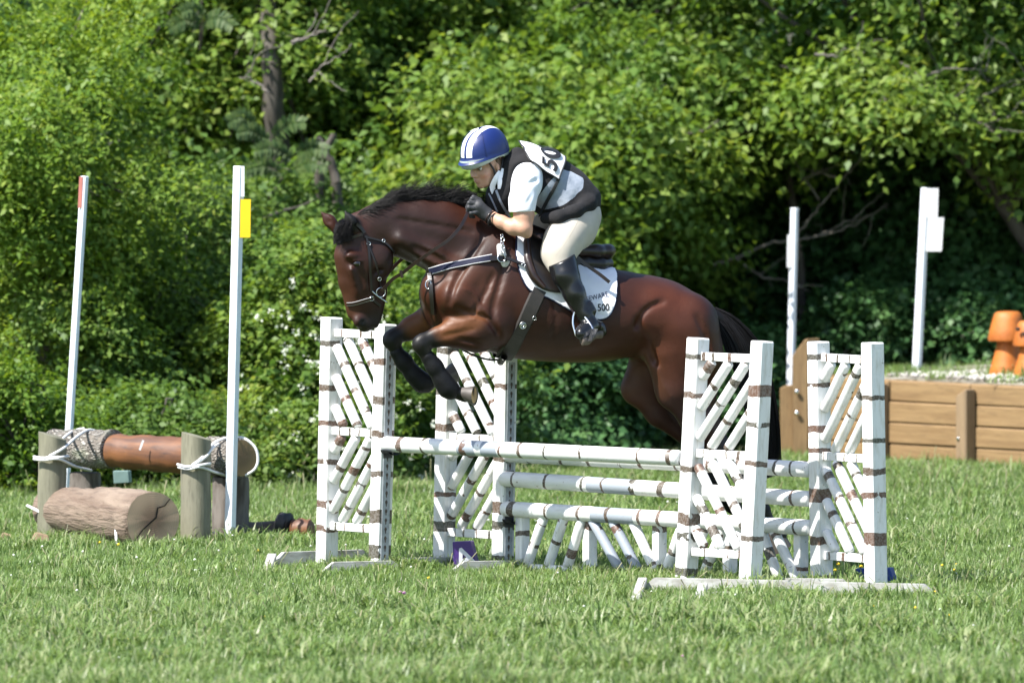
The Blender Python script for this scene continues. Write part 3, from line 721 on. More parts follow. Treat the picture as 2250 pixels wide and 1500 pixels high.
for dx, dz in ((-.075, .33), (-.03, .3)):
    hh = rod('cap_hole', m2.location+Vector((dx, -.085, dz)), m2.location+Vector((dx-.01, -.105, dz+.002)), .014, M_crack, m2, n=10, segs=2)
# ================================================================== foliage
def unit(v): return v/(np.linalg.norm(v, axis=-1, keepdims=True)+1e-9)
def leaves(O, D, nl, ls, wl=.62, length=.35, droop=.35, flat=.5, rs=rng, rb=None, pinn=False):
    """sprays of leaves: O (k,3) origins, D (k,3) directions, nl leaves each of length ls"""
    k = len(O); t = (np.arange(nl)+rs.random((k, nl)))/nl                       # along the twig
    L = length*(.6+.8*rs.random((k, 1)))
    P = O[:, None, :]+D[:, None, :]*(t*L)[..., None]; P[..., 2] -= droop*L*t**2
    side = unit(np.cross(D, np.array([0, 0, 1.])+rs.normal(0, .25, (k, 3))))
    sgn = np.where(np.arange(nl) % 2 == 0, 1., -1.)[None, :, None]
    ld = unit(D[:, None, :]*.55+side[:, None, :]*sgn*.9+rs.normal(0, .38, (k, nl, 3))+np.array([0, 0, -flat*.55]))
    up = unit(np.array([0, 0, 1.])+rs.normal(0, flat, (k, nl, 3))+D[:, None, :]*.35)
    w = unit(np.cross(ld, up)); nrm = np.cross(w, ld)
    s = (ls*(.65+.7*rs.random((k, nl))))[..., None]
    P = P+rs.normal(0, ls*.5, P.shape)
    a = P; b = P+ld*s*.42+w*s*wl*.5+nrm*s*.08; c = P+ld*s-nrm*s*.12; d = P+ld*s*.42-w*s*wl*.5+nrm*s*.08
    V = np.stack([a, b, c, d], 2).reshape(-1, 3); F = np.arange(len(V)).reshape(-1, 4)
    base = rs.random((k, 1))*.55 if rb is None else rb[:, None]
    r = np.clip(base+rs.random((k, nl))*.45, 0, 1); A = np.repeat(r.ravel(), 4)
    return V, F, A
def crown(c, rad, typ, n, rl, sprays, seed, ls=.06, nl=9, wl=.6, droop=.4, flat=.5, lo=-.6, inner=.25, length=.24, front=.35, lobe=.6, pad=.15, gap=-.06):
    """boughs: flattened drooping pads of leafy twigs reaching out of the crown, with gaps between them"""
    rs = np.random.default_rng(seed); rad = np.array(rad); c = np.array(c); ac = Acc(); tips = []
    tries = 0
    while len(tips) < n and tries < n*12:
        tries += 1; v = rs.normal(0, 1, 3)+np.array([0, -front, .1]); v /= np.linalg.norm(v)
        if v[1] > .45 or v[2] < lo: continue
        q = .38+.78*rs.random()**.7; t = c+v*rad*q
        if mnoise.noise(Vector(t*np.array([.9, .9, 1.5]))+Vector((seed, 0, 0))) < gap+.07*rs.normal(): continue
        tips.append((t, v))
    for t, v in tips:
        d = v*np.array([1, 1, .25])+rs.normal(0, .35, 3)*np.array([1, .7, .3]); d[2] = abs(d[2])*.35-.12; d /= np.linalg.norm(d)
        L = lobe*rs.uniform(.6, 1.3); k = int(sprays*rs.uniform(.7, 1.3)); sd_ = unit(np.cross(d, np.array([0, 0, 1.]))); u = rs.random(k)**.8
        wdt = pad*(.35+1.1*np.sin(np.clip(u*1.1, 0, 1)*pi*.85)); w = rs.normal(0, 1, k).clip(-1.8, 1.8)
        O = t+d*((u-1)*L)[:, None]+sd_*(w*wdt)[:, None]+np.array([0, 0, 1.])*(rs.normal(0, pad*.24, k)-(u**2)*L*.32-np.abs(w)*wdt*.35+.12)[:, None]
        out = unit(d+sd_*(w*.7)[:, None]+rs.normal(0, .35, (k, 3))+np.array([0, 0, -.25]))
        tone = rs.random()**1.3*.42+.14*(mnoise.noise(Vector(t*.9)+Vector((seed*3, 5, 0)))+.4)
        V, F, A = leaves(O, out, nl, ls*rs.uniform(.85, 1.15), wl, length, droop, flat, rs, rb=np.clip(tone+rs.random(k)*.2, 0, .6)); ac.add(V, F, A)
    Cn = np.array([t for t, _ in tips])
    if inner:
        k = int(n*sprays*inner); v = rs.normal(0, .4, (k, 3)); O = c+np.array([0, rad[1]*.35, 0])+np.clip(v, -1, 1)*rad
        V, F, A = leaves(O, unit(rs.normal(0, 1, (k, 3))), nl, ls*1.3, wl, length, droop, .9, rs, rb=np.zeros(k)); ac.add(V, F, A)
    return ac, Cn
def limb(ac, pts, r0, r1, n=7, sub=6, wob=.0, rs=None):
    P = catmull(pts, sub)
    if wob: P = P+rs.normal(0, wob, P.shape)*np.minimum(1, np.arange(len(P))/4)[:, None]
    V, F = tube_np(P, np.linspace(r0, r1, len(P)), n); ac.add(V, F)
def tree(name, label, cat, group, base, crowns, typ, trunk=None, seed=1, **k):
    """crowns: list of (px,py,Y,rx_px,rz_px,ry_m,lumps)"""
    rs = np.random.default_rng(seed+500); b = Vector(base); e = empty(name, b, label, cat, group)
    bb = np.array(b); ac = Acc(); allc = []
    for i, (px, py, Y, rx, rz, ry, nlmp) in enumerate(crowns):
        c = np.array(at(px, py, Y)); s = (Y+70)/FPX
        A, Cn = crown(c, (rx*s, ry, rz*s), typ, nlmp, k.get('rl', .42), k.get('sprays', 42), seed+i*17, ls=k.get('ls', .075), nl=k.get('nl', 8), wl=k.get('wl', .62),
                      droop=k.get('droop', .4), flat=k.get('flat', .5), lo=k.get('lo', -.7), inner=k.get('inner', .25), length=k.get('length', .28), front=k.get('front', .35), lobe=k.get('lobe', .6), pad=k.get('pad', .15), gap=k.get('gap', -.04))
        for V, F, a in zip(A.V, A.F, A.A): ac.V.append(V-bb); ac.F.append(F-A.F[0].min()*0); ac.A.append(a)
        allc.append((c, Cn))
    # re-index faces
    n = 0; Fs = []
    for V, F in zip(ac.V, ac.F): Fs.append(F-F.min()+n); n += len(V)
    ac.F = Fs
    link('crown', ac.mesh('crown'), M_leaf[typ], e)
    tk = Acc(); r0 = k.get('r0', .09)
    tops = [c for c, _ in allc]
    path = trunk if trunk is not None else [tuple(bb), tuple(bb+(tops[0]-bb)*.35+np.array([.12, 0, 0])), tuple(bb+(tops[0]-bb)*.8)]
    limb(tk, [tuple(np.array(p)-bb) for p in path], r0, r0*.45, 10, 6, .006, rs)
    for c, Cn in allc:
        sel = Cn[rs.permutation(len(Cn))[:k.get('limbs', 9)]]
        for q in sel:
            a = np.array(path[-1])*.5+np.array(path[-2])*.5 if rs.random() < .5 else np.array(path[-1]); mid = (a+q)/2+rs.normal(0, .12, 3)+np.array([0, 0, .1])
            limb(tk, [tuple(a-bb), tuple(mid-bb), tuple(q-bb)], r0*.3, .006, 5, 5, .01, rs)
    link('trunk', tk.mesh('trunk'), M_trunk, e)
    return e
G = 'trees at the edge of the wood'; GS = 'bushes along the edge of the field'
gp = lambda px, Y: (at(px, 750, Y).x, Y, 0)
tree('locust_tree', 'yellow green feathery leaved tree filling the top left corner', 'tree', G, gp(60, 11.5),
     [(60, 300, 11.6, 330, 330, 1.8, 66), (-200, 60, 12.4, 380, 330, 1.7, 26), (200, 600, 12.0, 260, 200, 1.4, 34)], 'locust', seed=11, ls=.046, wl=.5, nl=15, length=.28, droop=.6, flat=.4, sprays=38, lobe=.95, pad=.18, gap=.06)
tree('dark_trunked_tree', 'taller tree with a thick dark trunk showing between its leaves at top left of centre', 'tree', G, gp(610, 15.5),
     [(560, 60, 16.6, 420, 240, 1.6, 60), (560, 380, 16.8, 330, 220, 1.3, 46), (700, -200, 16.5, 500, 250, 2, 26)], 'maple', trunk=[gp(640, 15.6), tuple(at(625, 520, 15.5)), tuple(at(603, 240, 15.15)), tuple(at(592, 80, 15.2)), tuple(at(585, -150, 15.7))], seed=23, ls=.062, nl=10, r0=.10, sprays=34, lobe=.85, pad=.18)
tree('bright_maple', 'broad bright green maple behind the rider, sunlit from top to bottom', 'tree', G, gp(1280, 15.8),
     [(1180, 330, 15.6, 400, 260, 1.7, 76), (1480, 230, 16.6, 290, 180, 1.4, 40), (1080, 560, 14.3, 280, 180, 1.2, 38), (1370, 520, 16.8, 200, 230, 1.0, 34)], 'maple', seed=35, ls=.074, wl=.6, nl=11, sprays=38, droop=.9, length=.26, flat=.6, lobe=.85, pad=.2)
tree('overhanging_maple', 'maple whose bright branches hang down into the top right corner', 'tree', G, gp(2420, 16.5),
     [(2020, 90, 16.0, 330, 150, 1.3, 42), (1950, -260, 16.4, 560, 220, 1.8, 40), (2330, 220, 16.4, 160, 190, 1.2, 20)], 'maple', seed=41, ls=.075, wl=.6, nl=11, sprays=36, droop=.9, length=.26, flat=.6, lobe=.9, pad=.19)  # second crown is out of view, placed to shade the hollow below
tree('top_oak', 'darker tree behind the maple, seen along the top edge above the rider', 'tree', G, gp(1000, 18.5),
     [(960, 60, 18, 360, 220, 1.2, 60), (1450, -80, 18, 420, 200, 1.4, 44), (850, 330, 17.8, 240, 220, 1, 44)], 'maple', seed=53, ls=.058, nl=10, sprays=30)
tree('shaded_tree', 'dark shaded tree hung with broad leaves on the right, behind the two flag posts', 'tree', G, gp(1900, 17.8),
     [(1700, 680, 18.0, 260, 300, .8, 60), (2020, 560, 17.6, 320, 340, .9, 90), (2250, 640, 17.2, 200, 330, .8, 50), (1850, 330, 18.2, 330, 220, .8, 46)], 'dark', seed=67, ls=.068, wl=.78, nl=10, sprays=34, inner=.5, front=.8, lobe=.5, pad=.17, lo=-.9)
tree('leafy_tree', 'mid green tree between the two left flag posts, behind the hanging log', 'tree', G, gp(400, 12.8),
     [(370, 540, 13.4, 250, 200, 1.3, 44), (430, 800, 12.3, 250, 200, 1.1, 42), (640, 520, 14.2, 200, 160, 1.0, 30)], 'shrub', seed=71, ls=.058, nl=11, sprays=38, inner=.3, lobe=.8, pad=.19, gap=.04)
def shrub(label, parts, seed, typ='shrub', px0=None, Y0=None, **k):
    px, py, Y = parts[0][:3]
    return tree('shrub', label, 'bush', GS, gp(px, Y+.1), parts, typ, seed=seed, r0=.03, limbs=6, lobe=.42, pad=.12, nl=10, inner=.3, sprays=k.pop('sprays', 28), ls=k.pop('ls', .044), length=.18, lo=-.9, droop=.3, **k)
shrub('bright yellow green bush at the left edge behind the leftmost post', [(40, 960, 8.8, 150, 150, .5, 56), (-90, 900, 9, 120, 200, .5, 20)], 101, 'locust', ls=.036)
shrub('bush behind the leftmost flag post and the bark end of the log', [(190, 900, 10.2, 150, 200, .6, 60)], 103)
shrub('low bush under the yellow flagged post', [(330, 1000, 9.6, 180, 120, .5, 52), (560, 1010, 9.9, 120, 90, .4, 28)], 105)
shrub('bush dotted with white blossom left of the horse\'s head', [(660, 740, 10.9, 170, 190, .6, 84), (600, 930, 10.4, 160, 150, .5, 52)], 107, 'maple', ls=.05)
shrub('bush seen through the far left jump standard', [(830, 900, 10.9, 160, 190, .5, 70), (760, 1010, 10.2, 150, 90, .4, 34)], 109)
shrub('bush under the horse\'s chest behind the second standard', [(1010, 930, 12.0, 160, 170, .5, 58), (960, 760, 11.8, 160, 140, .5, 40)], 111)
shrub('dark green bush under the horse\'s belly', [(1230, 900, 13.4, 200, 150, .5, 76), (1200, 1000, 13.0, 190, 50, .4, 28)], 113, 'dark', wl=.75, ls=.052)
shrub('shaded bush behind the horse\'s hind legs', [(1480, 900, 14.2, 190, 150, .5, 62), (1620, 880, 15.6, 100, 150, .5, 30)], 115, 'dark', wl=.75, ls=.052)
shrub('low sunlit bush behind the bank left of the orange mushrooms', [(1960, 745, 16.2, 150, 80, .4, 36), (1850, 800, 16.2, 90, 90, .4, 22)], 117, 'dark', wl=.8, ls=.056)
shrub('bush behind the orange mushrooms at the right edge', [(2200, 760, 15.8, 130, 120, .4, 34)], 119, 'dark', wl=.8, ls=.056)
# trees just outside the picture, seen from a step to the side
tree('maple', 'maple just beyond the right side of the picture', 'tree', G, gp(2750, 16), [(2720, 250, 16, 330, 420, 1.4, 50)], 'maple', seed=131, ls=.09, sprays=30, length=.35, lobe=.9, pad=.25)
tree('maple', 'maple just beyond the left side of the picture', 'tree', G, gp(-520, 13), [(-520, 350, 12.5, 300, 480, 1.4, 46)], 'maple', seed=133, ls=.09, sprays=30, length=.35, lobe=.9, pad=.25)
# far wood behind, one mass
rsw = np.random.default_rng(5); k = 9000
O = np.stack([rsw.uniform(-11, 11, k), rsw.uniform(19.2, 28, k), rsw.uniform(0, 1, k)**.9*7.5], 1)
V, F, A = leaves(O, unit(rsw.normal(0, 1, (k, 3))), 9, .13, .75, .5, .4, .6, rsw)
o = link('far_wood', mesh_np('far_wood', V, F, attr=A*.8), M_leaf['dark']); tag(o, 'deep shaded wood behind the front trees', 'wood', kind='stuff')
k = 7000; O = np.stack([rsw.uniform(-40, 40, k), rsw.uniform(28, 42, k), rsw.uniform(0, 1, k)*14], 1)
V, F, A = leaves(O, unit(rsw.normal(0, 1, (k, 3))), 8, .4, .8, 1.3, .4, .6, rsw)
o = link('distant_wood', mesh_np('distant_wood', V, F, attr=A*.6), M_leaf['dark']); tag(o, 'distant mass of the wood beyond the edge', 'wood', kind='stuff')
# white blossom
rsb = np.random.default_rng(8); ac = Acc()
for (cx, cy, Y, sx, sy, n) in ((690, 760, 9.95, 70, 70, 22), (640, 880, 9.6, 90, 90, 9), (600, 1010, 9.6, 40, 30, 3), (900, 900, 10.1, 60, 90, 12), (1010, 890, 11.5, 60, 60, 10), (700, 980, 9.7, 60, 60, 6)):
    for _ in range(n):
        p = np.array(at(cx+rsb.normal(0, sx*.8), cy+rsb.normal(0, sy*.8), Y+rsb.uniform(-.1, .25)))
        q = 3; O = p+rsb.normal(0, .012, (q, 3)); V, F, A = leaves(O, unit(rsb.normal(0, 1, (q, 3))+np.array([0, -1, .5])), 3, .020, .9, .03, .2, .9, rsb); ac.add(V, F, A)
o = link('blossom', ac.mesh('blossom'), leaf_mat('white blossom', [(0, (.55, .6, .45)), (1, (.78, .8, .7))], .3, .6)); tag(o, 'small white blossoms on the bushes left of the horse', 'blossom', kind='stuff')
# dead branches
def dead(label, paths, Y, r):
    rs = np.random.default_rng(int(Y*10)); b = at(*paths[0][0], Y); e = empty('dead_branch', b, label, 'dead branch', 'bare grey branches in the trees'); ac = Acc()
    for i, p in enumerate(paths):
        P = [tuple(at(x, y, Y-.05*j*(1 if i % 2 else -1)*.6)-b) for j, (x, y) in enumerate(p)]; limb(ac, P, r*(1 if i == 0 else .6), r*.16, 6, 7, .007, rs)
        for _ in range(4):
            P2 = catmull(P, 6); q = P2[rs.integers(len(P2)//3, len(P2))]; d = rs.normal(0, .07, 3)+np.array([.04, 0, .05]); limb(ac, [tuple(q), tuple(q+d), tuple(q+d*2+rs.normal(0, .04, 3))], r*.22, .002, 5, 4, .006, rs)
    link('branch', ac.mesh('branch'), M_twig, e)
dead('bare forked branch reaching across the dark hollow behind the middle flag post', [[(1560, 585), (1625, 560), (1700, 535), (1790, 520), (1870, 480), (1940, 425)], [(1740, 525), (1800, 455), (1850, 395), (1885, 360), (1903, 318)], [(1800, 440), (1760, 380), (1740, 330)], [(1610, 560), (1660, 600), (1720, 615), (1780, 640)], [(1790, 520), (1850, 505), (1950, 450)], [(1850, 395), (1800, 380), (1760, 400)]], 15.9, .015)
dead('bare branches below the top right maple leaves', [[(1790, 120), (1850, 125), (1890, 150)], [(1960, 130), (2010, 160), (2050, 215), (2100, 250), (2200, 285)], [(2050, 215), (2120, 230), (2180, 200), (2260, 170)], [(1900, 225), (1960, 225), (2000, 240)], [(2070, 250), (2160, 270), (2270, 240)], [(2020, 170), (2100, 150), (2180, 160)]], 15.0, .012)
dead('pale bare twigs beside the dark trunk at top left of centre', [[(640, 95), (680, 80), (725, 60)], [(680, 180), (710, 145), (750, 120)], [(590, 205), (560, 180), (525, 170)]], 13.6, .016)
dead('thin bare stems in the bushes behind the hanging log', [[(60, 740), (110, 770), (150, 800)], [(210, 870), (240, 900), (280, 950)], [(330, 680), (360, 640), (420, 600)], [(130, 1000), (90, 960), (60, 920)]], 11.2, .007)
# sumac fronds
def fronds(label, specs, Y):
    b = at(*specs[0][:2], Y); e = empty('sumac', b, label, 'sumac bush', GS); rs = np.random.default_rng(77)
    for (x0, y0, x1, y1) in specs:
        a = np.array(at(x0, y0, Y)); c = np.array(at(x1, y1, Y-.15)); m = (a+c)/2+np.array([0, 0, .04]); P = catmull([a, m, c], 8)
        ac = Acc(); V, F = tube_np(P-np.array(b), .003, 4); ac.add(V, F, .2); T = unit(np.gradient(P, axis=0)); n = 22
        for i in range(n):
            t = (i+.5)/n; q = P[min(int(t*(len(P)-1)), len(P)-1)]*(1-(t*(len(P)-1)) % 1)+P[min(int(t*(len(P)-1))+1, len(P)-1)]*((t*(len(P)-1)) % 1); tt = T[min(int(t*(len(P)-1)), len(P)-1)]
            sd_ = np.array([0, -.5, .85]); w = unit(np.cross(tt, sd_))
            for s in (-1, 1):
                L = .085*(1-.6*abs(t-.4)); ld = unit(s*unit(np.cross(tt, np.array([.1, -1, .3])))+tt*.45+rs.normal(0, .1, 3)); ww = unit(np.cross(ld, np.array([0, -.6, .8]))); q0 = q-np.array(b)
                V = np.array([q0, q0+ld*L*.4+ww*.011, q0+ld*L+np.array([0, 0, -.012]), q0+ld*L*.4-ww*.011]); ac.add(V, np.array([[0, 1, 2, 3]]), rs.random())
        link('frond', ac.mesh('frond'), M_leaf['sumac'], e)
    ac = Acc()
    hub = np.array(at(specs[0][0], specs[0][1]+60, Y+.2)); 
    for s in specs: limb(ac, [tuple(hub-np.array(b)), tuple((hub+np.array(at(s[0], s[1], Y)))/2-np.array(b)), tuple(np.array(at(s[0], s[1], Y))-np.array(b))], .007, .003, 5, 4)
    link('stem', ac.mesh('stem'), M_trunk, e)
fronds('sumac with feathery fronds below the dark trunk', [(590, 310, 520, 290), (600, 300, 670, 268), (640, 345, 560, 330), (650, 340, 720, 330), (620, 380, 540, 372), (640, 372, 720, 366), (560, 270, 500, 268)], 13.4)
fronds('sumac with feathery fronds near the top edge left of the dark trunk', [(440, 50, 370, 62), (450, 45, 512, 58), (445, 38, 400, 25)], 13.4)
# small dark stems
for i, pth in enumerate(([(740, 400), (725, 350), (700, 300)], [(700, 380), (712, 340), (735, 290)], [(1745, 480), (1735, 400), (1728, 320), (1740, 250)], [(1175, 440), (1185, 400), (1205, 330)], [(380, 560), (400, 520), (430, 500)])):
    YY = 16.6 if i == 2 else 13.6; b = at(*pth[0], YY); ac = Acc(); limb(ac, [tuple(at(x, y, YY)-b) for x, y in pth], .035, .02, 7, 5, .006, rng)
    b0 = gp(pth[0][0], YY+.3); limb(ac, [tuple(Vector(b0)-b), tuple((Vector(b0)-b)*.5+Vector((.05, .05, 0))), (0, 0, 0)], .05, .035, 7, 5, .006, rng)
    o = link('sapling', ac.mesh('sapling'), M_trunk, None, b); tag(o, ['dark thin stem left of the maple, leaning left', 'dark thin stem left of the maple, leaning right', 'dark stem rising above the bare forked branch', 'pale stem hidden in the bright maple leaves', 'dark stem behind the yellow flagged post'][i], 'sapling', 'thin stems in the wood')

# ================================================================== grass
tcol = bpy.data.collections.new('grass_tufts')
rsg = np.random.default_rng(12)
def tuft(idx, nb, rad, h0, h1, w, tall=0, bias=0.0):
    ac = Acc()
    a = rsg.random(nb)*2*pi; r = rad*np.sqrt(rsg.random(nb)); B = np.stack([r*np.cos(a), r*np.sin(a), np.zeros(nb)], 1)
    yaw = rsg.random(nb)*2*pi; H = rsg.uniform(h0, h1, nb); lean = rsg.uniform(.35, 1.25, nb)
    d = np.stack([np.cos(yaw), np.sin(yaw), np.zeros(nb)], 1); s = np.stack([-np.sin(yaw), np.cos(yaw), np.zeros(nb)], 1); ww = (w*rsg.uniform(.6, 1.3, nb))[:, None]
    z = np.array([0, 0, 1.]); p1 = B+d*(H*lean*.22)[:, None]+z*(H*.55)[:, None]; p2 = B+d*(H*lean*.75)[:, None]+z*(H*(1-.42*lean*lean))[:, None]
    V = np.stack([B-s*ww*.5, B+s*ww*.5, p1+s*ww*.42, p1-s*ww*.42, p2+s*ww*.08, p2-s*ww*.08], 1).reshape(-1, 3)
    i = np.arange(nb)[:, None]*6; F = np.concatenate([i+np.array([[0, 1, 2, 3]]), i+np.array([[3, 2, 4, 5]])]); r_ = np.clip(bias+rsg.random(nb)**1.2*(1-bias), 0, 1)
    ac.add(V, F, np.repeat(r_, 6)); me = ac.mesh('grass_tuft'); me.materials.append(M_grass)
    if tall:
        pass
    o = bpy.data.objects.new('grass_tuft_source', me); tcol.objects.link(o); return o
for i in range(7): tuft(i, 66, .12, .025, .075, .0072, bias=[0, .0, .1, .2, .05, .0, .3][i])
tuft(7, 44, .09, .06, .135, .009, bias=.15); tuft(8, 22, .06, .06, .14, .004, bias=.55)
# point scatter
def scatter(xlo, xhi, ylo, yhi, n):
    return np.stack([rsg.uniform(xlo, xhi, n), rsg.uniform(ylo, yhi, n), np.zeros(n)], 1)
pts = [scatter(-5.2, 5.2, -10.5, 0, 13500), scatter(-5.6, 5.6, 0, 9.9, 11000), scatter(-2, 5.6, 9.9, 14.2, 3600), scatter(-9, -5.2, -10, 10, 3000), scatter(5.2, 9, -10, 12, 3000)]
P = np.vstack(pts)
# keep the grass off the bank
rel = P[:, :2]-np.array([P0.x, P0.y]); al = rel@np.array([bd.x, bd.y]); dp = rel@np.array([sd.x, sd.y]); keep = ~((al > -.02) & (dp > -.02))
P = P[keep]
bmk = at(1925, 1290, -.8); near_mark = (np.abs(P[:, 0]-bmk.x) < .13) & (P[:, 1] > -1.75) & (P[:, 1] < -.72); P = P[~(near_mark & (rsg.random(len(P)) < .8))]
topP = []
extra = []
for S_ in (sA, sB, sC, sD):
    for _ in range(30 if S_ is not sD else 8):
        q = S_['L0'].lerp(S_['R0'], rsg.uniform(-.6, 1.6)); extra.append((q.x+rsg.normal(0, .10), q.y+rsg.normal(0, .10), 0))
for _ in range(70):
    u = rsg.random(); extra.append((ga.x*(1-u)+gb.x*u+rsg.normal(0, .04), ga.y*(1-u)+gb.y*u-.06+rsg.normal(0, .05), 0))
for _ in range(90): extra.append((rsg.uniform(at(60, 1180, 4).x, at(560, 1180, 4).x), rsg.uniform(2.3, 4.6), 0))
for _ in range(520):
    q = A0+bd*(random.random()*bl_len)+sd*(random.random()**.7*2.9)
    if mnoise.noise(Vector((q.x*1.5, q.y*1.5, 0))) > -.12 or random.random() < .2: topP.append((q.x, q.y, TZ+.03))
P = np.vstack([P, np.array(topP), np.array(extra)]); n = len(P)
me = bpy.data.meshes.new('grass'); me.vertices.add(n); me.vertices.foreach_set('co', P.astype(np.float32).ravel())
nz = np.array([mnoise.noise(Vector((p[0]*.9, p[1]*.5, 1.7))) for p in P]); nz2 = np.array([mnoise.noise(Vector((p[0]*2.6, p[1]*1.6, 6.7))) for p in P])
idx = rsg.integers(0, 7, n); rr = rsg.random(n); idx[(rr < .07+.12*(nz2 > .2)+.05*(P[:, 1] < -3))] = 7; idx[rr > .94] = 8; idx[(nz > .25) & (rsg.random(n) < .4)] = 6; idx[-len(extra):] = rsg.choice([7, 7, 8, 2], len(extra))
scl = (.8+.35*rsg.random(n))*(1+.45*nz2)*np.where(P[:, 1] < -3.5, 1.4, 1.0)*(np.where(P[:, 1] > 6, 1.15, 1.0))
a = me.attributes.new('pick', 'INT', 'POINT'); a.data.foreach_set('value', idx.astype(np.int32))
a = me.attributes.new('size', 'FLOAT', 'POINT'); a.data.foreach_set('value', scl.astype(np.float32))
a = me.attributes.new('yaw', 'FLOAT', 'POINT'); a.data.foreach_set('value', (rsg.random(n)*6.28).astype(np.float32))
go = link('grass', me); tag(go, 'rough meadow grass covering the field', 'grass', kind='stuff')
ng = bpy.data.node_groups.new('grass scatter', 'GeometryNodeTree'); ng.interface.new_socket('Geometry', in_out='INPUT', socket_type='NodeSocketGeometry'); ng.interface.new_socket('Geometry', in_out='OUTPUT', socket_type='NodeSocketGeometry')
N = ng.nodes; Lk = ng.links; gi = N.new('NodeGroupInput'); gout = N.new('NodeGroupOutput'); ci = N.new('GeometryNodeCollectionInfo'); ci.inputs['Collection'].default_value = tcol
ci.inputs['Separate Children'].default_value = True; ci.inputs['Reset Children'].default_value = True
iop = N.new('GeometryNodeInstanceOnPoints'); iop.inputs['Pick Instance'].default_value = True
def na(nm, ty):
    q = N.new('GeometryNodeInputNamedAttribute'); q.data_type = ty; q.inputs['Name'].default_value = nm; return [s for s in q.outputs if s.enabled and s.name == 'Attribute'][0]
cx = N.new('ShaderNodeCombineXYZ'); Lk.new(na('yaw', 'FLOAT'), cx.inputs[2])
Lk.new(gi.outputs[0], iop.inputs['Points']); Lk.new(ci.outputs[0], iop.inputs['Instance']); Lk.new(na('pick', 'INT'), iop.inputs['Instance Index'])
Lk.new(cx.outputs[0], iop.inputs['Rotation']); Lk.new(na('size', 'FLOAT'), iop.inputs['Scale']); Lk.new(iop.outputs[0], gout.inputs[0])
md = go.modifiers.new('scatter', 'NODES'); md.node_group = ng
# clover heads and dandelions
def heads(name, label, cat, pts, r, mat):
    ac = Acc()
    for p, s in pts:
        V, F = IV*np.array([s, s, s*.8])*r+np.array(p), IF; ac.add(V, F)
    o = link(name, ac.mesh(name), mat); tag(o, label, cat, kind='stuff')
heads('clover_heads', 'white clover heads scattered in the grass', 'clover', [((rsg.uniform(-5, 5), rsg.uniform(-10, 8), rsg.uniform(.04, .07)), rsg.uniform(.6, 1.2)) for _ in range(420)], .008, simple('clover head', (.66, .68, .6), .8))
heads('dandelions', 'small yellow dandelions scattered in the grass', 'dandelion', [((rsg.uniform(-5, 5), rsg.uniform(-10, 5), rsg.uniform(.04, .06)), rsg.uniform(.6, 1.2)) for _ in range(70)]+
      [(tuple(ground(px+rsg.normal(0, 18), py+rsg.normal(0, 6), .05)), 1.0) for px, py in ((235, 1195), (245, 1200), (1400, 1215), (1835, 1245), (2070, 1240), (2090, 1250), (1830, 1252), (1210, 1385), (1255, 1390), (1975, 1270))], .011, simple('dandelion', (.75, .5, .01), .7))
heads('pink_clover', 'a few pink clover heads in the grass', 'clover', [(tuple(ground(880, 1300, .07)), 1), (tuple(ground(888, 1302, .07)), 1), (tuple(ground(1500, 1440, .07)), .8)], .012, simple('pink clover', (.5, .2, .4), .7))
# tall seed stalks
ac = Acc()
for _ in range(900):
    x, y = (rsg.uniform(-5.5, 5.5), rsg.uniform(-10, 11)); h = rsg.uniform(.12, .26) if y > 3 else rsg.uniform(.09, .15); a_ = rsg.random()*6.28; l = rsg.uniform(.02, .09)
    q = Vector((x-P0.x, y-P0.y, 0))
    if q.dot(bd) > -.05 and q.dot(sd) > -.05: continue
    PP = np.array([(x, y, 0), (x+l*.3*cos(a_), y+l*.3*sin(a_), h*.6), (x+l*cos(a_), y+l*sin(a_), h)]); V, F = tube_np(PP, np.array([.0014, .0012, .0035]), 3); ac.add(V, F, rsg.random())
o = link('seed_stalks', ac.mesh('seed_stalks'), M_stalk); tag(o, 'pale seed stalks standing above the grass', 'grass stalks', kind='stuff')
# ================================================================== horse
PHI = R_(15); Y0 = .15
HB = np.array([cos(PHI), sin(PHI), 0.]); HS = np.array([sin(PHI), -cos(PHI), 0.]); HZ = np.array([0, 0, 1.])
HO = np.array(at(1150, 750, Y0)); HO[2] = 0
HM = np.stack([HB, HS, HZ], 1)                       # local -> world
def hw(L): return np.atleast_2d(L) @ HM.T + HO
def HP(px, py, w=0.0):
    """local coordinates (back, near side, up) of the point at lateral offset w seen at this pixel"""
    d = rayd(px, py)[0]; t = (w-(CAMP-HO)@HS)/(d@HS); q = CAMP+t*d-HO; return np.array([q@HB, q@HS, q[2]])
HR = np.eye(3)
SC = 400.0
hf = Field(HP(690, 1260, 0)*[1, 0, 1]+[0, -.40, 0], HP(1775, 370, 0)*[1, 0, 1]+[0, .40, 0], .0088)
hf.lo[1] = -.40
# trunk: profile along the spine
xs = [955, 985, 1030, 1080, 1130, 1180, 1230, 1280, 1330, 1380, 1430, 1480, 1520, 1550]
tp = [560, 530, 505, 494, 506, 540, 563, 578, 588, 596, 606, 624, 648, 676]
bt = [700, 728, 755, 775, 788, 793, 796, 797, 794, 784, 775, 775, 775, 770]
wd_ = [.11, .16, .205, .24, .262, .275, .282, .285, .282, .272, .268, .262, .23, .18]
A_ = np.array([HP(x, 650)[0] for x in xs]); T_ = np.array([HP(x, y)[2] for x, y in zip(xs, tp)]); B_ = np.array([HP(x, y)[2] for x, y in zip(xs, bt)])
sl = hf.region([A_[0]-.02, -.4, B_.min()-.05], [A_[-1]+.02, .4, T_.max()+.05]); x, y, z = hf.coords(sl)
xa = x.ravel(); 
def smi(v):
    f = np.interp(xa, A_, v); k = 9; kk = np.ones(k)/k; return np.convolve(np.pad(f, k//2, 'edge'), kk, 'valid')
Tt = smi(T_)[:, None, None]; Bb = smi(B_)[:, None, None]; Ww = smi(np.array(wd_))[:, None, None]
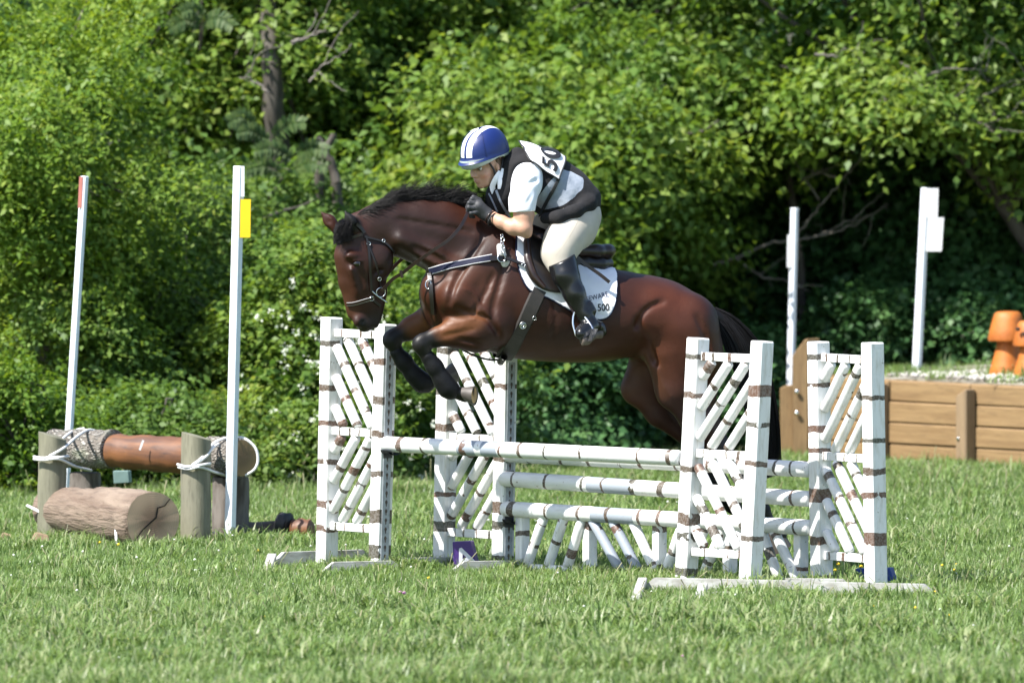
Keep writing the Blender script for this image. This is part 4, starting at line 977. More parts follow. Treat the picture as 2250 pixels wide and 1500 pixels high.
c = (Tt*.46+Bb*.54); up_ = z > c; h_ = np.where(up_, Tt-c, c-Bb)
q_ = np.sqrt((np.abs(z-c)/h_)**2.15+(np.abs(y)/Ww)**2.15+1e-9); cap_ = np.maximum(A_[0]-x, x-A_[-1])
hf.put(sl, np.maximum((q_-1)*np.minimum(h_, Ww)*.95, cap_), .0)
P = HP
# chest and shoulder
hf.ell(P(1000, 650), (.17, .20, .215), .06)
hf.ell(P(968, 655, 0), (.105, .155, .17), .05)
hf.ell(P(948, 640, .075), (.062, .07, .10), .03); hf.ell(P(948, 640, -.075), (.062, .07, .10), .03)
for w in (1, -1):
    o = 0 if w > 0 else -0
    hf.cap(P(1095, 545, .09*w), .075, P(1000, 650, .175*w), .075, .05)           # scapula
    hf.cap(P(1000, 655, .165*w), .08, P(1075, 715, .175*w), .085, .05)             # humerus / triceps
    hf.ell(P(1085, 665, .175*w), (.12, .075, .12), .05)
# hindquarters
def rot(deg):
    a = R_(deg); return np.array([[cos(a), 0, -sin(a)], [0, 1, 0], [sin(a), 0, cos(a)]])     # in-plane, + tips the rear down
hf.ell(P(1458, 714), (.30, .245, .238), .05, rot(-28))
for w in (1, -1):
    hf.ell(P(1500, 740, .12*w), (.20, .155, .22), .05, rot(-20))
    hf.cap(P(1520, 700, .13*w), .13, P(1530, 790, .13*w), .125, .05)
    hf.ell(P(1420, 665, .17*w), (.07, .06, .05), .05)                           # point of hip
# near hind leg
hf.cap(P(1512, 780, .14), .165, P(1482, 850, .15), .105, .05, .72)
hf.cap(P(1535, 780, .13), .13, P(1545, 900, .12), .07, .06, .75)
hf.cap(P(1470, 780, .15), .14, P(1478, 862, .16), .085, .05, .7)
hf.chain([(P(1488, 858, .15), .10), (P(1530, 925, .14), .082), (P(1578, 985, .135), .052)], .04, .8)
hf.cap(P(1560, 915, .125), .05, P(1597, 985, .13), .03, .03, .7)               # achilles
hf.chain([(P(1580, 985, .135), .052), (P(1598, 1012, .135), .046), (P(1622, 1045, .135), .033), (P(1668, 1112, .14), .033)], .02, .85)
hf.cap(P(1600, 985, .135), .024, P(1612, 1005, .135), .03, .02)
hf.cap(P(1668, 1112, .14), .042, P(1676, 1124, .14), .044, .02)
hf.cap(P(1676, 1126, .14), .036, P(1702, 1160, .14), .034, .02)
hf.cap(P(1702, 1160, .14), .036, P(1712, 1176, .14), .046, .01)
# far hind leg, a little further forward
hf.cap(P(1440, 790, -.13), .155, P(1398, 855, -.15), .085, .05, .75)
hf.cap(P(1500, 780, -.12), .14, P(1440, 860, -.14), .09, .06, .75)
hf.chain([(P(1405, 850, -.15), .092), (P(1450, 905, -.15), .078), (P(1520, 968, -.14), .050)], .04, .8)
hf.cap(P(1500, 900, -.14), .04, P(1540, 965, -.14), .028, .03, .7)
hf.chain([(P(1522, 968, -.14), .05), (P(1540, 990, -.14), .045), (P(1566, 1030, -.14), .033), (P(1605, 1100, -.14), .033)], .02, .85)
hf.cap(P(1605, 1100, -.14), .042, P(1612, 1112, -.14), .044, .02); hf.cap(P(1612, 1112, -.14), .036, P(1640, 1146, -.14), .036, .02); hf.cap(P(1640, 1146, -.14), .036, P(1650, 1160, -.14), .045, .01)
# neck
nk = [(P(1075, 572), .205), (P(1020, 545), .205), (P(965, 520), .192), (P(920, 508), .172), (P(872, 501), .148), (P(835, 503), .128), (P(800, 510), .11)]
hf.chain(nk, .03, .56)
hf.chain([(P(1050, 500), .075), (P(978, 470), .07), (P(924, 466), .065), (P(870, 470), .066), (P(820, 484), .068), (P(785, 494), .055)], .04, .62)       # crest
for w in (1, -1):
    hf.chain([(P(1010, 610, .10*w), .07), (P(950, 560, .085*w), .055), (P(880, 525, .075*w), .045)], .05)
# head
hs = .62
hf.chain([(P(785, 500), .075), (P(790, 530), .116), (P(798, 575), .146), (P(800, 620), .118), (P(802, 660), .091), (P(804, 698), .066)], .03, hs)
hf.chain([(P(768, 520), .05), (P(755, 560), .046), (P(760, 620), .036), (P(775, 690), .032)], .03, .95)      # nasal bone
hf.ell(P(836, 575, .055), (.075, .045, .10), .03); hf.ell(P(836, 575, -.055), (.075, .045, .10), .03)         # cheeks
hf.cap(P(840, 640, .02), .03, P(828, 700, .0), .026, .03, 1.1)
for w in (1, -1):
    hf.cap(P(772, 592, .085*w), .018, P(786, 648, .062*w), .012, .025)           # facial crest
    hf.ell(P(773, 562, .086*w), (.04, .022, .024), .03)                          # brow
    hf.ell(P(790, 706, .034*w), (.038, .026, .036), .02)                         # nostril wing
hf.ell(P(803, 714), (.046, .046, .040), .015, rot(35)); hf.ell(P(824, 712), (.022, .034, .026), .012)
hf.ell(P(745, 590, -.085), (.022, .02, .03), .02)
hf.ell(P(785, 578, .1035), (.026, .016, .018), .006, mode='cut')                # orbit
hf.cap(P(774, 574, .098), .008, P(795, 573, .098), .007, .006)
hf.ell(P(776, 578, -.1035), (.026, .014, .018), .006, mode='cut')
hf.ell(P(797, 708, .064), (.021, .022, .014), .006, rot(35), mode='cut')         # nostrils
hf.ell(P(786, 706, -.068), (.016, .017, .012), .008, mode='cut')
hf.cap(P(826, 703, .08), .003, P(812, 712, .08), .003, .004)
hf.cap(P(834, 697, .055), .006, P(812, 725, .05), .005, .01, mode='cut')
# ears
def ear(base, mid, tip, w0, w1, w2, s):
    hf.chain([(P(*base, w0), .03), (P(*mid, w1), .034), (P(*tip, w2), .006)], .02, .75)
    hf.cap(P(base[0]-4, base[1]-6, w0+.0), .014, P(tip[0]-2, tip[1]+10, w2), .006, .01) if False else None
ear((782, 505), (770, 486), (757, 461), .055, .062, .06, 1)
ear((742, 507), (724, 485), (703, 463), -.06, -.075, -.085, 1)
hf.cap(P(764, 487, .083), .017, P(758, 468, .075), .004, .008, mode='cut')
hf.cap(P(722, 487, -.05), .014, P(708, 468, -.066), .004, .008, mode='cut')
# near fore leg
hf.chain([(P(1085, 712, .17), .125), (P(1045, 728, .17), .112), (P(1005, 731, .165), .080), (P(965, 739, .16), .052), (P(935, 748, .155), .046)], .035, .78)
hf.cap(P(1075, 700, .20), .05, P(990, 718, .18), .035, .04)
hf.cap(P(1060, 750, .19), .04, P(985, 745, .17), .022, .03)
hf.ell(P(925, 755, .155), (.052, .044, .052), .02)
hf.chain([(P(926, 762, .155), .042), (P(942, 792, .155), .033), (P(975, 842, .155), .032)], .02, .85)
hf.cap(P(978, 846, .155), .044, P(986, 852, .155), .046, .02); hf.cap(P(986, 856, .155), .038, P(1014, 866, .155), .036, .015)
hf.cap(P(1014, 866, .155), .036, P(1020, 867, .155), .045, .01)
# far fore leg
hf.chain([(P(990, 700, -.13), .11), (P(945, 706, -.14), .082), (P(905, 722, -.15), .058), (P(870, 737, -.15), .047)], .035, .78)
hf.cap(P(965, 685, -.12), .05, P(900, 712, -.14), .034, .04)
hf.ell(P(860, 745, -.15), (.052, .044, .052), .02)
hf.chain([(P(860, 752, -.15), .042), (P(882, 785, -.15), .033), (P(918, 832, -.15), .032)], .02, .85)
hf.cap(P(922, 836, -.15), .044, P(932, 840, -.15), .046, .02); hf.cap(P(934, 840, -.15), .038, P(968, 836, -.15), .035, .015); hf.cap(P(968, 836, -.15), .036, P(976, 834, -.15), .043, .01)
# grooves that show muscle
hf_extra = 1
def carve(pts, w, r, d=.0):
    for a, b in zip(pts, pts[1:]): hf.cap(P(*a, w), r, P(*b, w), r, .03, mode='cut')
def groove(pts, w, r, k=.016):
    r = r*1.25
    C2 = catmull(pts, 9)
    for a, b in zip(C2, C2[1:]):
        e_ = np.array([0, r*.78, 0]); pa_, pb_ = surf(a, w)+e_, surf(b, w)+e_; hf.cap(pa_, r, pb_, r, k*.62, mode='cut')
def ridge(pts, w, r, k=.02):
    C2 = catmull(pts, 4)
    for a, b in zip(C2, C2[1:]):
        pa_, pb_ = surf(a, w), surf(b, w); hf.cap(pa_-np.array([0, r*.55, 0]), r, pb_-np.array([0, r*.55, 0]), r, k)
def surf(q, w):
    a = P(q[0], q[1], .5); b = P(q[0], q[1], -.1); Q = a+(b-a)*np.linspace(0, 1, 240)[:, None]; d = hf.sample(Q); i = int(np.argmax(d < 0)); i = max(i, 1); f_ = d[i-1]/(d[i-1]-d[i]+1e-9); return Q[i-1]*(1-f_)+Q[i]*f_
groove([(1115, 560), (1098, 620), (1082, 690), (1100, 750)], 0, .010, .03)
groove([(1060, 520), (1030, 570), (1000, 620), (985, 670)], 0, .008, .03)          # front of the shoulder blade
groove([(1000, 676), (1040, 690), (1070, 700), (1095, 735)], 0, .009, .02)        # top of the forearm
groove([(1085, 600), (1062, 650), (1040, 690)], 0, .007, .025)
groove([(1005, 745), (1040, 752), (1075, 762)], 0, .007, .02); groove([(955, 742), (1000, 733), (1045, 722)], 0, .006, .016)
groove([(905, 540), (950, 562), (1000, 585)], 0, .009, .03); groove([(870, 480), (930, 490), (990, 500), (1040, 510)], 0, .006, .03)   # neck
groove([(862, 562), (846, 596), (842, 640)], 0, .006, .015)
groove([(812, 625), (822, 600), (838, 592)], 0, .005, .02)
groove([(1400, 700), (1425, 760), (1440, 800)], 0, .010, .035); groove([(1530, 690), (1556, 760), (1558, 840), (1545, 890)], 0, .010, .03); groove([(1460, 660), (1420, 680), (1395, 720)], 0, .005, .03)
for rx_ in (1215, 1258, 1300): groove([(rx_, 660), (rx_+6, 700), (rx_-2, 745)], 0, .003, .02)
ridge([(1015, 632), (1040, 645), (1052, 668), (1048, 690)], 0, .006, .012); ridge([(1052, 668), (1070, 685), (1085, 712)], 0, .0045, .012)   # veins on the shoulder
ridge([(990, 712), (1025, 706), (1050, 698)], 0, .0045, .01); ridge([(965, 728), (1000, 722), (1030, 712)], 0, .004, .01)
ridge([(800, 592), (806, 618), (800, 640)], 0, .004, .01); ridge([(1230, 770), (1290, 760), (1340, 765)], 0, .004, .012); ridge([(1440, 800), (1455, 840), (1480, 880)], 0, .005, .014)
V, F = hf.surface(6)
# coat colours, with sunlit highlights painted on rump, face, forearms and shoulder
def dseg(V, a, b):
    a = np.array(a); b = np.array(b); d = b-a; t = np.clip(((V-a)@d)/(d@d), 0, 1); return np.linalg.norm(V-a-t[:, None]*d, axis=1)
def smst(x, a, b): t = np.clip((x-a)/(b-a), 0, 1); return t*t*(3-2*t)
bay = np.array([.038, .0102, .0043]); dk = np.array([.007, .006, .0055]); lt = np.array([.082, .032, .013]); mid = np.array([.016, .0062, .0042])
def blend(c, t, d): return c*(1-t[:, None])+d*t[:, None]
nz = np.array([mnoise.noise(Vector(v*3.1)) for v in V]); nz2 = np.array([mnoise.noise(Vector(v*9.3)) for v in V])
col = np.tile(bay, (len(V), 1)); col = blend(col, np.clip(.35+nz*.8, 0, .7), mid)
bel = smst(-(V[:, 2]-HP(1250, 740)[2]), -.02, .12)*smst(V[:, 0], HP(1080, 700)[0], HP(1150, 700)[0])*smst(-V[:, 0], -HP(1480, 700)[0], -HP(1400, 700)[0]); col = blend(col, bel*.5, lt)
rump_lit = 1-smst(dseg(V, P(1470, 690, .25), P(1500, 760, .25)), .1, .28); col = blend(col, rump_lit*.4, np.array([.10, .026, .010]))  # sunlit red of the rump, painted into the coat
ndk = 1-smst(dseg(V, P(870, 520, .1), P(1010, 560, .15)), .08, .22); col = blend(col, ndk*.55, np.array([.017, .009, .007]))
# dark: dorsal line, muzzle, ears, lower legs
dors = 1-smst(dseg(V, P(1360, 590), P(1480, 615)), .02, .1); col = blend(col, dors*.5, dk*2)
mz = 1-smst(dseg(V, P(803, 722), P(825, 712)), .05, .13); col = blend(col, mz*.72, dk*1.6); nst = 1-smst(dseg(V, P(797, 708, .05), P(797, 708, .07)), .014, .03); col = blend(col, nst, dk*.5)
face_sheen = 1-smst(dseg(V, P(752, 560), P(775, 680)), .02, .07); col = blend(col, face_sheen*.6, lt*.9)  # copper sheen down the front of the face, painted in
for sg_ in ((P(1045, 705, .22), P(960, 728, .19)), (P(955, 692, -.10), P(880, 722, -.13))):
    forearm_sheen = 1-smst(dseg(V, *sg_), .03, .085); col = blend(col, forearm_sheen*.75, np.array([.15, .056, .02]))  # copper highlight along the tops of the forearms, painted in
shoulder_lit = 1-smst(dseg(V, P(990, 600, .2), P(1060, 640, .25)), .05, .2); col = blend(col, shoulder_lit*.4, np.array([.09, .03, .012]))  # sunlit patch on the shoulder, put into the tint
er = 1-smst(dseg(V, P(778, 492, .06), P(757, 461, .06)), .03, .06); col = blend(col, er, dk)
for seg, k in (((P(930, 752, .155), P(978, 846, .155)), .085), ((P(978, 846, .155), P(1020, 867, .155)), .1), ((P(863, 745, -.15), P(922, 836, -.15)), .085), ((P(922, 836, -.15), P(976, 834, -.15)), .1),
               ((P(1582, 985, .135), P(1668, 1112, .14)), .08), ((P(1668, 1112, .14), P(1712, 1176, .14)), .1), ((P(1525, 970, -.14), P(1605, 1100, -.14)), .08), ((P(1605, 1100, -.14), P(1650, 1160, -.14)), .1)):
    t = 1-smst(dseg(V, *seg)+nz2*.012, k-.03, k+.035); col = blend(col, t, dk)
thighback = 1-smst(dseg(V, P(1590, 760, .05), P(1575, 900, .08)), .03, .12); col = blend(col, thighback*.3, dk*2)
def to_world_local(Vl, org): return hw(Vl)-np.array(org)
horse_o = Vector(HO)
b = NB('bay coat'); a = b.n('ShaderNodeAttribute', attribute_name='tint').outputs['Color']; o_ = b.obj()
s_ = b.scale(o_, (1, 1, 1)); nn = b.noise(s_, 14, 5); hair = b.noise(b.scale(o_, (90, 90, 260)), 1, 3)
cc = b.n('ShaderNodeHueSaturation'); b.l(a, cc.inputs['Color']); b.l(b.math('ADD', .78, b.math('MULTIPLY', nn, .45)), cc.inputs['Value']); b.col(cc.outputs[0])
b.l(b.math('ADD', .38, b.math('MULTIPLY', b.noise(s_, 5, 4), .22)), b.b.inputs['Roughness']); b.b.inputs['Specular IOR Level'].default_value = .3
b.b.inputs['Sheen Weight'].default_value = .0; b.b.inputs['Sheen Roughness'].default_value = .4
b1 = b.bump(b.math('ADD', b.math('MULTIPLY', b.noise(s_, 16, 4), 1.0), b.math('MULTIPLY', b.math('ADD', hair, b.noise(s_, 170, 3)), .22)), .2, .012)
M_coat = b.m
horse = empty('horse', horse_o, 'dark bay horse jumping left over the pole with its front hooves tucked', 'horse')
me = mesh_np('body', to_world_local(V, horse_o), F, True, col=col); link('body', me, M_coat, horse)
# eyes
def ball(name, c, r, mat, parent, sq=(1, 1, 1), org=None):
    bm = bmesh.new(); bmesh.ops.create_uvsphere(bm, u_segments=20, v_segments=12, radius=r)
    for v in bm.verts: v.co = Vector((v.co.x*sq[0], v.co.y*sq[1], v.co.z*sq[2]))
    o = link(name, bm_mesh(name, bm, True), mat, parent); o.location = Vector(hw(c)[0])-parent.location; o.rotation_euler = (0, 0, PHI); return o
M_eye = simple('dark eye', (.008, .005, .004), .06, coat=1)
ball('eye', P(785, 579, .092), .019, M_eye, horse, (1.15, .75, .85)); ball('eye', P(776, 578, -.093), .021, M_eye, horse, (1.15, .75, .85))
# hooves: truncated cones with a tan sole
M_hoof = simple('grey hoof', (.10, .085, .075), .55, (.045, .038, .034), 18, .3, 40, stretch=(1, 1, .2)); M_sole = simple('tan hoof sole', (.50, .33, .15), .75, (.34, .22, .11), 12, .4, 40)
M_frog = simple('hoof frog', (.10, .07, .05), .8); M_shoe = simple('worn horseshoe', (.18, .16, .15), .4, (.08, .07, .06), 30, metal=.8)
def hoof(p0, p1, r0, r1, toe, spin=0):
    """p0 pastern end, p1 centre of the sole; toe: direction of the toe, local"""
    a = Vector(hw(p0)[0]); c = Vector(hw(p1)[0]); z = (a-c).normalized(); t = Vector(HM @ np.array(toe)); M = frame_from_z(z, t); L = (a-c).length
    n = 28; bm = bmesh.new(); rings = []
    for k, (zz, rr, sh) in enumerate(((0, r1, .22), (.012, r1*.99, .2), (L*.5, (r0+r1)/2, .08), (L*.92, r0, 0), (L, r0*.96, 0))):
        rings.append([bm.verts.new((rr*cos(2*pi*j/n)*(1.04 if cos(2*pi*j/n) > 0 else .8)+sh*rr*(1 if cos(2*pi*j/n) > 0 else .3), rr*.92*sin(2*pi*j/n), zz)) for j in range(n)])
    for q, w in zip(rings, rings[1:]):
        for j in range(n): bm.faces.new((q[j], q[(j+1) % n], w[(j+1) % n], w[j]))
    bm.faces.new(rings[-1])
    # concave sole
    ins = [bm.verts.new((v.co.x*.8+.002, v.co.y*.8, .004)) for v in rings[0]]
    cen = bm.verts.new((0, 0, .012))
    f1 = [bm.faces.new((rings[0][(j+1) % n], rings[0][j], ins[j], ins[(j+1) % n])) for j in range(n)]
    f2 = [bm.faces.new((ins[(j+1) % n], ins[j], cen)) for j in range(n)]
    for f in f1: f.material_index = 2
    for f in f2: f.material_index = 1
    me = bm_mesh('hoof', bm); 
    for m in (M_hoof, M_sole, M_shoe): me.materials.append(m)
    o = link('hoof', me); autosmooth(o, 45); place(o, c, M, horse)
    bm = bmesh.new(); vs = [bm.verts.new(v) for v in ((-r1*.75, .018, .003), (-r1*.75, -.018, .003), (r1*.45, 0, .006))]; bm.faces.new(vs[::-1]); bmesh.ops.solidify(bm, geom=bm.faces[:], thickness=.006)
    fo = link('frog', bm_mesh('frog', bm), M_frog, o)
hoof(P(1012, 862, .155), P(1043, 864, .205), .035, .054, (.45, .0, -.9))
hoof(P(972, 835, -.15), P(1003, 822, -.15), .042, .055, (.8, -.1, .5))
hoof(P(1702, 1164, .14), P(1724, 1204, .14), .042, .056, (.3, 0, -1)); hoof(P(1642, 1148, -.14), P(1662, 1186, -.14), .042, .056, (.3, 0, -1))
# ------------------------------------------------------------------ hair
M_hair = NB('black hair'); M_hair.col((.008, .007, .0075)); M_hair.set(Roughness=.5); M_hair.b.inputs['Specular IOR Level'].default_value = .22; M_hair = M_hair.m
def strands(name, paths, r, mat, parent, org):
    ac = Acc()
    for Pp in paths:
        n = len(Pp); rr = r*np.linspace(1, .25, n)*random.uniform(.7, 1.3); V, F = tube_np(Pp, rr, 3); ac.add(hw(V)-np.array(org), F)
    return link(name, ac.mesh(name), mat, parent)
rh = np.random.default_rng(3)
crest = catmull([(783, 478), (800, 462), (830, 450), (870, 440), (924, 437), (978, 441), (1020, 450), (1045, 461)], 10)
paths = []
for _ in range(8400):
    u = rh.random() if rh.random() < .72 else rh.random()*.32; q = crest[min(int(u*(len(crest)-1)), len(crest)-2)]; f = (u*(len(crest)-1)) % 1; q = q*(1-f)+crest[min(int(u*(len(crest)-1))+1, len(crest)-1)]*f
    clump = .5+.32*math.sin(u*47)+.25*math.sin(u*101+2)+rh.normal(0, .12)
    w0 = rh.normal(0, .012); L = (32+40*u*(1-u)*4*.9+16*clump)*rh.uniform(.35, 1.15); 
    if u > .9: L *= (1-u)*10*.7+.3
    if u < .25: L = 26+40*rh.random()
    ang = 50-36*abs(u-.45)+rh.normal(0, 10)+5*math.sin(u*37)
    if u < .25: ang = 20+u*90+rh.normal(0, 7)
    dx, dy = cos(R_(ang)), -sin(R_(ang)); wl = rh.normal(0, .02)+(.02 if u < .3 else 0)
    pp = []
    for k in range(6):
        t = k/5; bend = t*t*L*(.35+.45*(1-min(clump, 1)))+math.sin(t*6+u*70)*3*t
        pp.append(P(q[0]+dx*L*t+bend*.25+rh.normal(0, .5)*t, q[1]+2+dy*L*t+bend*.75, w0+wl*t))
    paths.append(np.array(pp))
# lying part of the mane, on the near side
for _ in range(900):
    u = rh.random(); q = crest[min(int(u*.97*(len(crest)-1)), len(crest)-2)]; L = rh.uniform(14, 34); w0 = rh.uniform(0, .03)
    ang = rh.normal(8, 12); paths.append(np.array([P(q[0]-4+cos(R_(ang))*L*t, q[1]+1-sin(R_(ang))*L*t*.6+t*t*5-rh.random()*2, w0+.015*t) for t in np.linspace(0, 1, 5)]))
strands('mane', paths, .0012, M_hair, horse, horse_o)
paths = []
for _ in range(1500):
    x0, y0, w0 = rh.uniform(752, 790), 0, rh.uniform(-.05, .06); y0 = 486+rh.normal(0, 3)+(790-x0)*.05
    ex = rh.uniform(731, 778); ey = rh.uniform(500, 536)+(775-ex)*.1; mx = (x0+ex)/2-6; pts_ = catmull([P(x0, y0, w0*.8), P(mx, (y0+ey)/2-6, w0+.03*np.sign(w0)+.01), P(ex, ey, w0*.9+.055)], 3); paths.append(pts_)
strands('forelock', paths, .0015, M_hair, horse, horse_o)
paths = []
tl = [(1563, 684), (1595, 705), (1632, 755), (1662, 830), (1682, 910), (1695, 990), (1703, 1062)]
tc = catmull(tl, 5)
for _ in range(2600):
    off = rh.normal(0, .5, 2).clip(-1, 1); endt = rh.uniform(.55, 1.0) if rh.random() < .5 else rh.uniform(.85, 1.0); n = int(len(tc)*endt); pp = []
    for k in range(n):
        t = k/(len(tc)-1); sp_ = min(1, .25+t*2.2)*(1 if t < .75 else 1-(t-.75)*1.0); wv = math.sin(t*9+off[0]*4)*3*t
        if k % 2 and k != n-1: continue
        pp.append(P(tc[k][0]+off[0]*36*sp_-12*t+wv, tc[k][1]+off[0]*(-8)+rh.normal(0, 1), off[1]*.07*sp_))
    if len(pp) > 2: paths.append(np.array(pp))
strands('tail', paths, .0026, M_hair, horse, horse_o)
dock = Acc(); Vd, Fd = tube_np(np.array([P(1556, 690, 0), P(1580, 700, 0), P(1606, 728, 0), P(1630, 770, 0)]), np.array([.05, .045, .035, .012]), 10); dock.add(hw(Vd)-np.array(horse_o), Fd); link('dock', dock.mesh('dock'), M_hair, horse)

# ------------------------------------------------------------------ draping things on the horse
def drape(px, py, off=0.006, fld=None, w0=.5, w1=-.15, n=260):
    """local points where the view ray through each pixel meets the surface of the field, lifted by off"""
    fld = fld or hf; px = np.atleast_1d(px).astype(float); py = np.atleast_1d(py).astype(float); ws = np.linspace(w0, w1, n); out = []
    for x_, y_ in zip(px, py):
        a = P(x_, y_, w0); b_ = P(x_, y_, w1); Q = a+(b_-a)*np.linspace(0, 1, n)[:, None]; d = fld.sample(Q)-off; i = np.argmax(d < 0)
        if d[i] >= 0: i = int(np.argmin(d))
        out.append(Q[i])
    return np.array(out)
def strap(name, pts, width, thick, mat, parent, off=.004, fld=None, sub=6, mirror=False, edge=None):
    C2 = catmull(pts, sub); L = drape(C2[:, 0], C2[:, 1], off, fld)
    for _ in range(14): L[1:-1] = L[1:-1]*.5+(L[:-2]+L[2:])*.25
    L = L+np.array([0, .002, 0])
    N = (fld or hf).grad(L)
    for _ in range(12): N[1:-1] = N[1:-1]*.4+(N[:-2]+N[2:])*.3
    N = unit(N); T = unit(np.gradient(L, axis=0)); S = unit(np.cross(N, T)); N = np.cross(T, S)
    w = np.broadcast_to(np.asarray(width, float), (len(L),)) if np.isscalar(width) else np.interp(np.linspace(0, 1, len(L)), np.linspace(0, 1, len(width)), width)
    w = w[:, None]*.5
    rings = [L+S*w, L+S*w*.8+N*thick, L-S*w*.8+N*thick, L-S*w, L-N*.003]
    V = np.stack(rings, 1).reshape(-1, 3); m = len(L); F = []
    for i in range(m-1):
        for j in range(5): F.append((i*5+j, i*5+(j+1) % 5, (i+1)*5+(j+1) % 5, (i+1)*5+j))
    F = np.array(F)
    o = link(name, mesh_np(name, hw(V)-np.array(parent.location), F, False), mat, parent)
    if edge:
        for s in (1, -1):
            V2, F2 = tube_np(L+S*w*s*.93+N*thick*.6, edge[1], 5); link('edge_piping', mesh_np('edge_piping', hw(V2)-np.array(parent.location), F2), edge[0], o)
    if mirror:
        V2 = V.copy(); V2[:, 1] *= -1; link(name, mesh_np(name, hw(V2)-np.array(parent.location), F[:, ::-1].copy(), False), mat, parent)
    return L
M_leather = simple('black brown leather', (.008, .006, .0055), .38, (.013, .009, .007), 20, .15, 120); M_brown = simple('brown leather', (.015, .008, .0065), .33, (.026, .013, .010), 20, .15, 120)
M_navy = simple('navy webbing', (.004, .006, .026), .7, spec=.3); M_pipe = simple('white piping', (.6, .6, .6), .6); M_fleece = simple('white sheepskin', (.72, .71, .68), .95, (.5, .49, .46), 60, 1, 120)
M_boot = simple('black horse boot', (.004, .004, .0046), .55, (.008, .008, .009), 14, .45, 45, spec=.22)
M_strapk = simple('dark elastic girth', (.018, .015, .013), .55, (.028, .023, .02), 30, .2, 90)
def ring(name, px, py, r, t, mat, parent, off=.008, fld=None, sqz=1.0):
    c = drape(px, py, off, fld)[0]; n = (fld or hf).grad(c[None])[0]; n = unit(n+np.array([0, .6, 0])); u = unit(np.cross(n, [0, 0, 1.])); v = np.cross(n, u)
    a = np.linspace(0, 2*pi, 21); Pp = c+np.outer(np.cos(a), u)*r*sqz+np.outer(np.sin(a), v)*r; V, F = tube_np(Pp, t, 6); return link(name, mesh_np(name, hw(V)-np.array(parent.location), F), mat, parent)
# leg boots
def leg_boot(label, pts, w):
    f = Field(np.minimum.reduce([P(x, y, w) for x, y, r in pts])-.09, np.maximum.reduce([P(x, y, w) for x, y, r in pts])+.09, .006)
    f.chain([(P(x, y, w), r) for x, y, r in pts], .03, .9)
    # padded shell along the tendon side
    V, F = f.surface(1); o0 = hw(V.mean(0))[0]; o = link('horse_boot', mesh_np('horse_boot', hw(V)-o0, F), M_boot, None, o0); tag(o, label, 'horse boot', 'black boots on the horse\'s lower legs')
    e = o; L = [P(x, y, w+.0) for x, y, r in pts]
    for t in (.3, .55, .8):
        i = t*(len(pts)-1); k = int(i); ff = i-k; c = L[k]*(1-ff)+L[k+1]*ff; r = (pts[k][2]*(1-ff)+pts[k+1][2]*ff)+.001; ax = unit(L[k+1]-L[k]); u = unit(np.cross(ax, [0, 1, 0])); v = np.cross(ax, u)*.9
        a = np.linspace(0, 2*pi, 21); ring_ = c+np.outer(np.cos(a), u)*r+np.outer(np.sin(a), v)*r; Vr, Fr = [], []
        A2 = np.concatenate([ring_-ax*.011, ring_+ax*.011]); Fq = np.array([[i_, i_+1, i_+22, i_+21] for i_ in range(20)]); link('boot_strap', mesh_np('boot_strap', hw(A2)-o0, Fq), M_black, o)
    return o
leg_boot('black boot on the near front leg, the lower of the two front boots', [(940, 784, .040), (955, 806, .044), (972, 834, .046), (984, 852, .052), (992, 858, .048)], .155)
leg_boot('black boot on the far front leg, the upper of the two front boots', [(872, 774, .040), (888, 795, .044), (910, 824, .046), (928, 840, .052), (938, 842, .047)], -.15)
leg_boot('black boot on the near hind leg behind the leaning sticks of the gate', [(1618, 1040, .040), (1640, 1072, .045), (1662, 1104, .047), (1674, 1122, .052)], .138)
leg_boot('black boot on the far hind leg, mostly hidden by the fence', [(1564, 1028, .040), (1580, 1056, .045), (1600, 1092, .047), (1610, 1108, .052)], -.14)
# ------------------------------------------------------------------ saddle pad
M_pad = simple('white quilted pad', (.74, .74, .77), .8, (.68, .68, .73), 8, .25, 200)
topl = catmull([(1136, 498), (1150, 500), (1190, 520), (1240, 548), (1290, 572), (1330, 585), (1352, 591)], 8)
botl = catmull([(1134, 560), (1140, 590), (1152, 622), (1168, 640), (1205, 655), (1260, 685), (1300, 700), (1322, 702), (1342, 690), (1354, 655), (1356, 600)], 5)
def resample(C_, n):
    d = np.r_[0, np.cumsum(np.linalg.norm(np.diff(C_, axis=0), axis=1))]; t = np.linspace(0, d[-1], n); return np.stack([np.interp(t, d, C_[:, i]) for i in range(C_.shape[1])], 1)
nc, nr = 72, 40; Tq = resample(topl, nc); Bq = resample(botl, nc); G2 = Tq[None]+(Bq-Tq)[None]*(np.linspace(0, 1, nr)[:, None, None])
pad_local = drape(G2[..., 0].ravel(), G2[..., 1].ravel(), .012).reshape(nr, nc, 3)
# top rows follow the spine: settle the first rows on the back line
for i in range(2): pad_local[1:-1] = pad_local[1:-1]*.5+(pad_local[:-2]+pad_local[2:])*.25; pad_local[:, 1:-1] = pad_local[:, 1:-1]*.5+(pad_local[:, :-2]+pad_local[:, 2:])*.25
qn = hf.grad(pad_local.reshape(-1, 3)).reshape(nr, nc, 3); qx, qy = G2[..., 0], G2[..., 1]
quilt = np.abs(np.sin((qx*.4+qy*1.0)*pi/19))*np.abs(np.sin((qx-qy*.2)*pi/22)); pad_s = pad_local+qn*(quilt[..., None]*.0028)
pad = empty('saddle_pad', Vector(hw(P(1250, 600, .1))[0]), 'white quilted saddle pad with dark piping and number 500', 'saddle pad')
i = np.arange(nr-1)[:, None]*nc; j = np.arange(nc-1)[None, :]; Fp = np.stack([i+j, i+nc+j, i+nc+j+1, i+j+1], -1).reshape(-1, 4)
def solid(name, V, F, th, mat, parent, mods=True):
    o = link(name, mesh_np(name, hw(V)-np.array(parent.location), F), mat, parent); m = o.modifiers.new('thick', 'SOLIDIFY'); m.thickness = th; m.offset = 0; return o
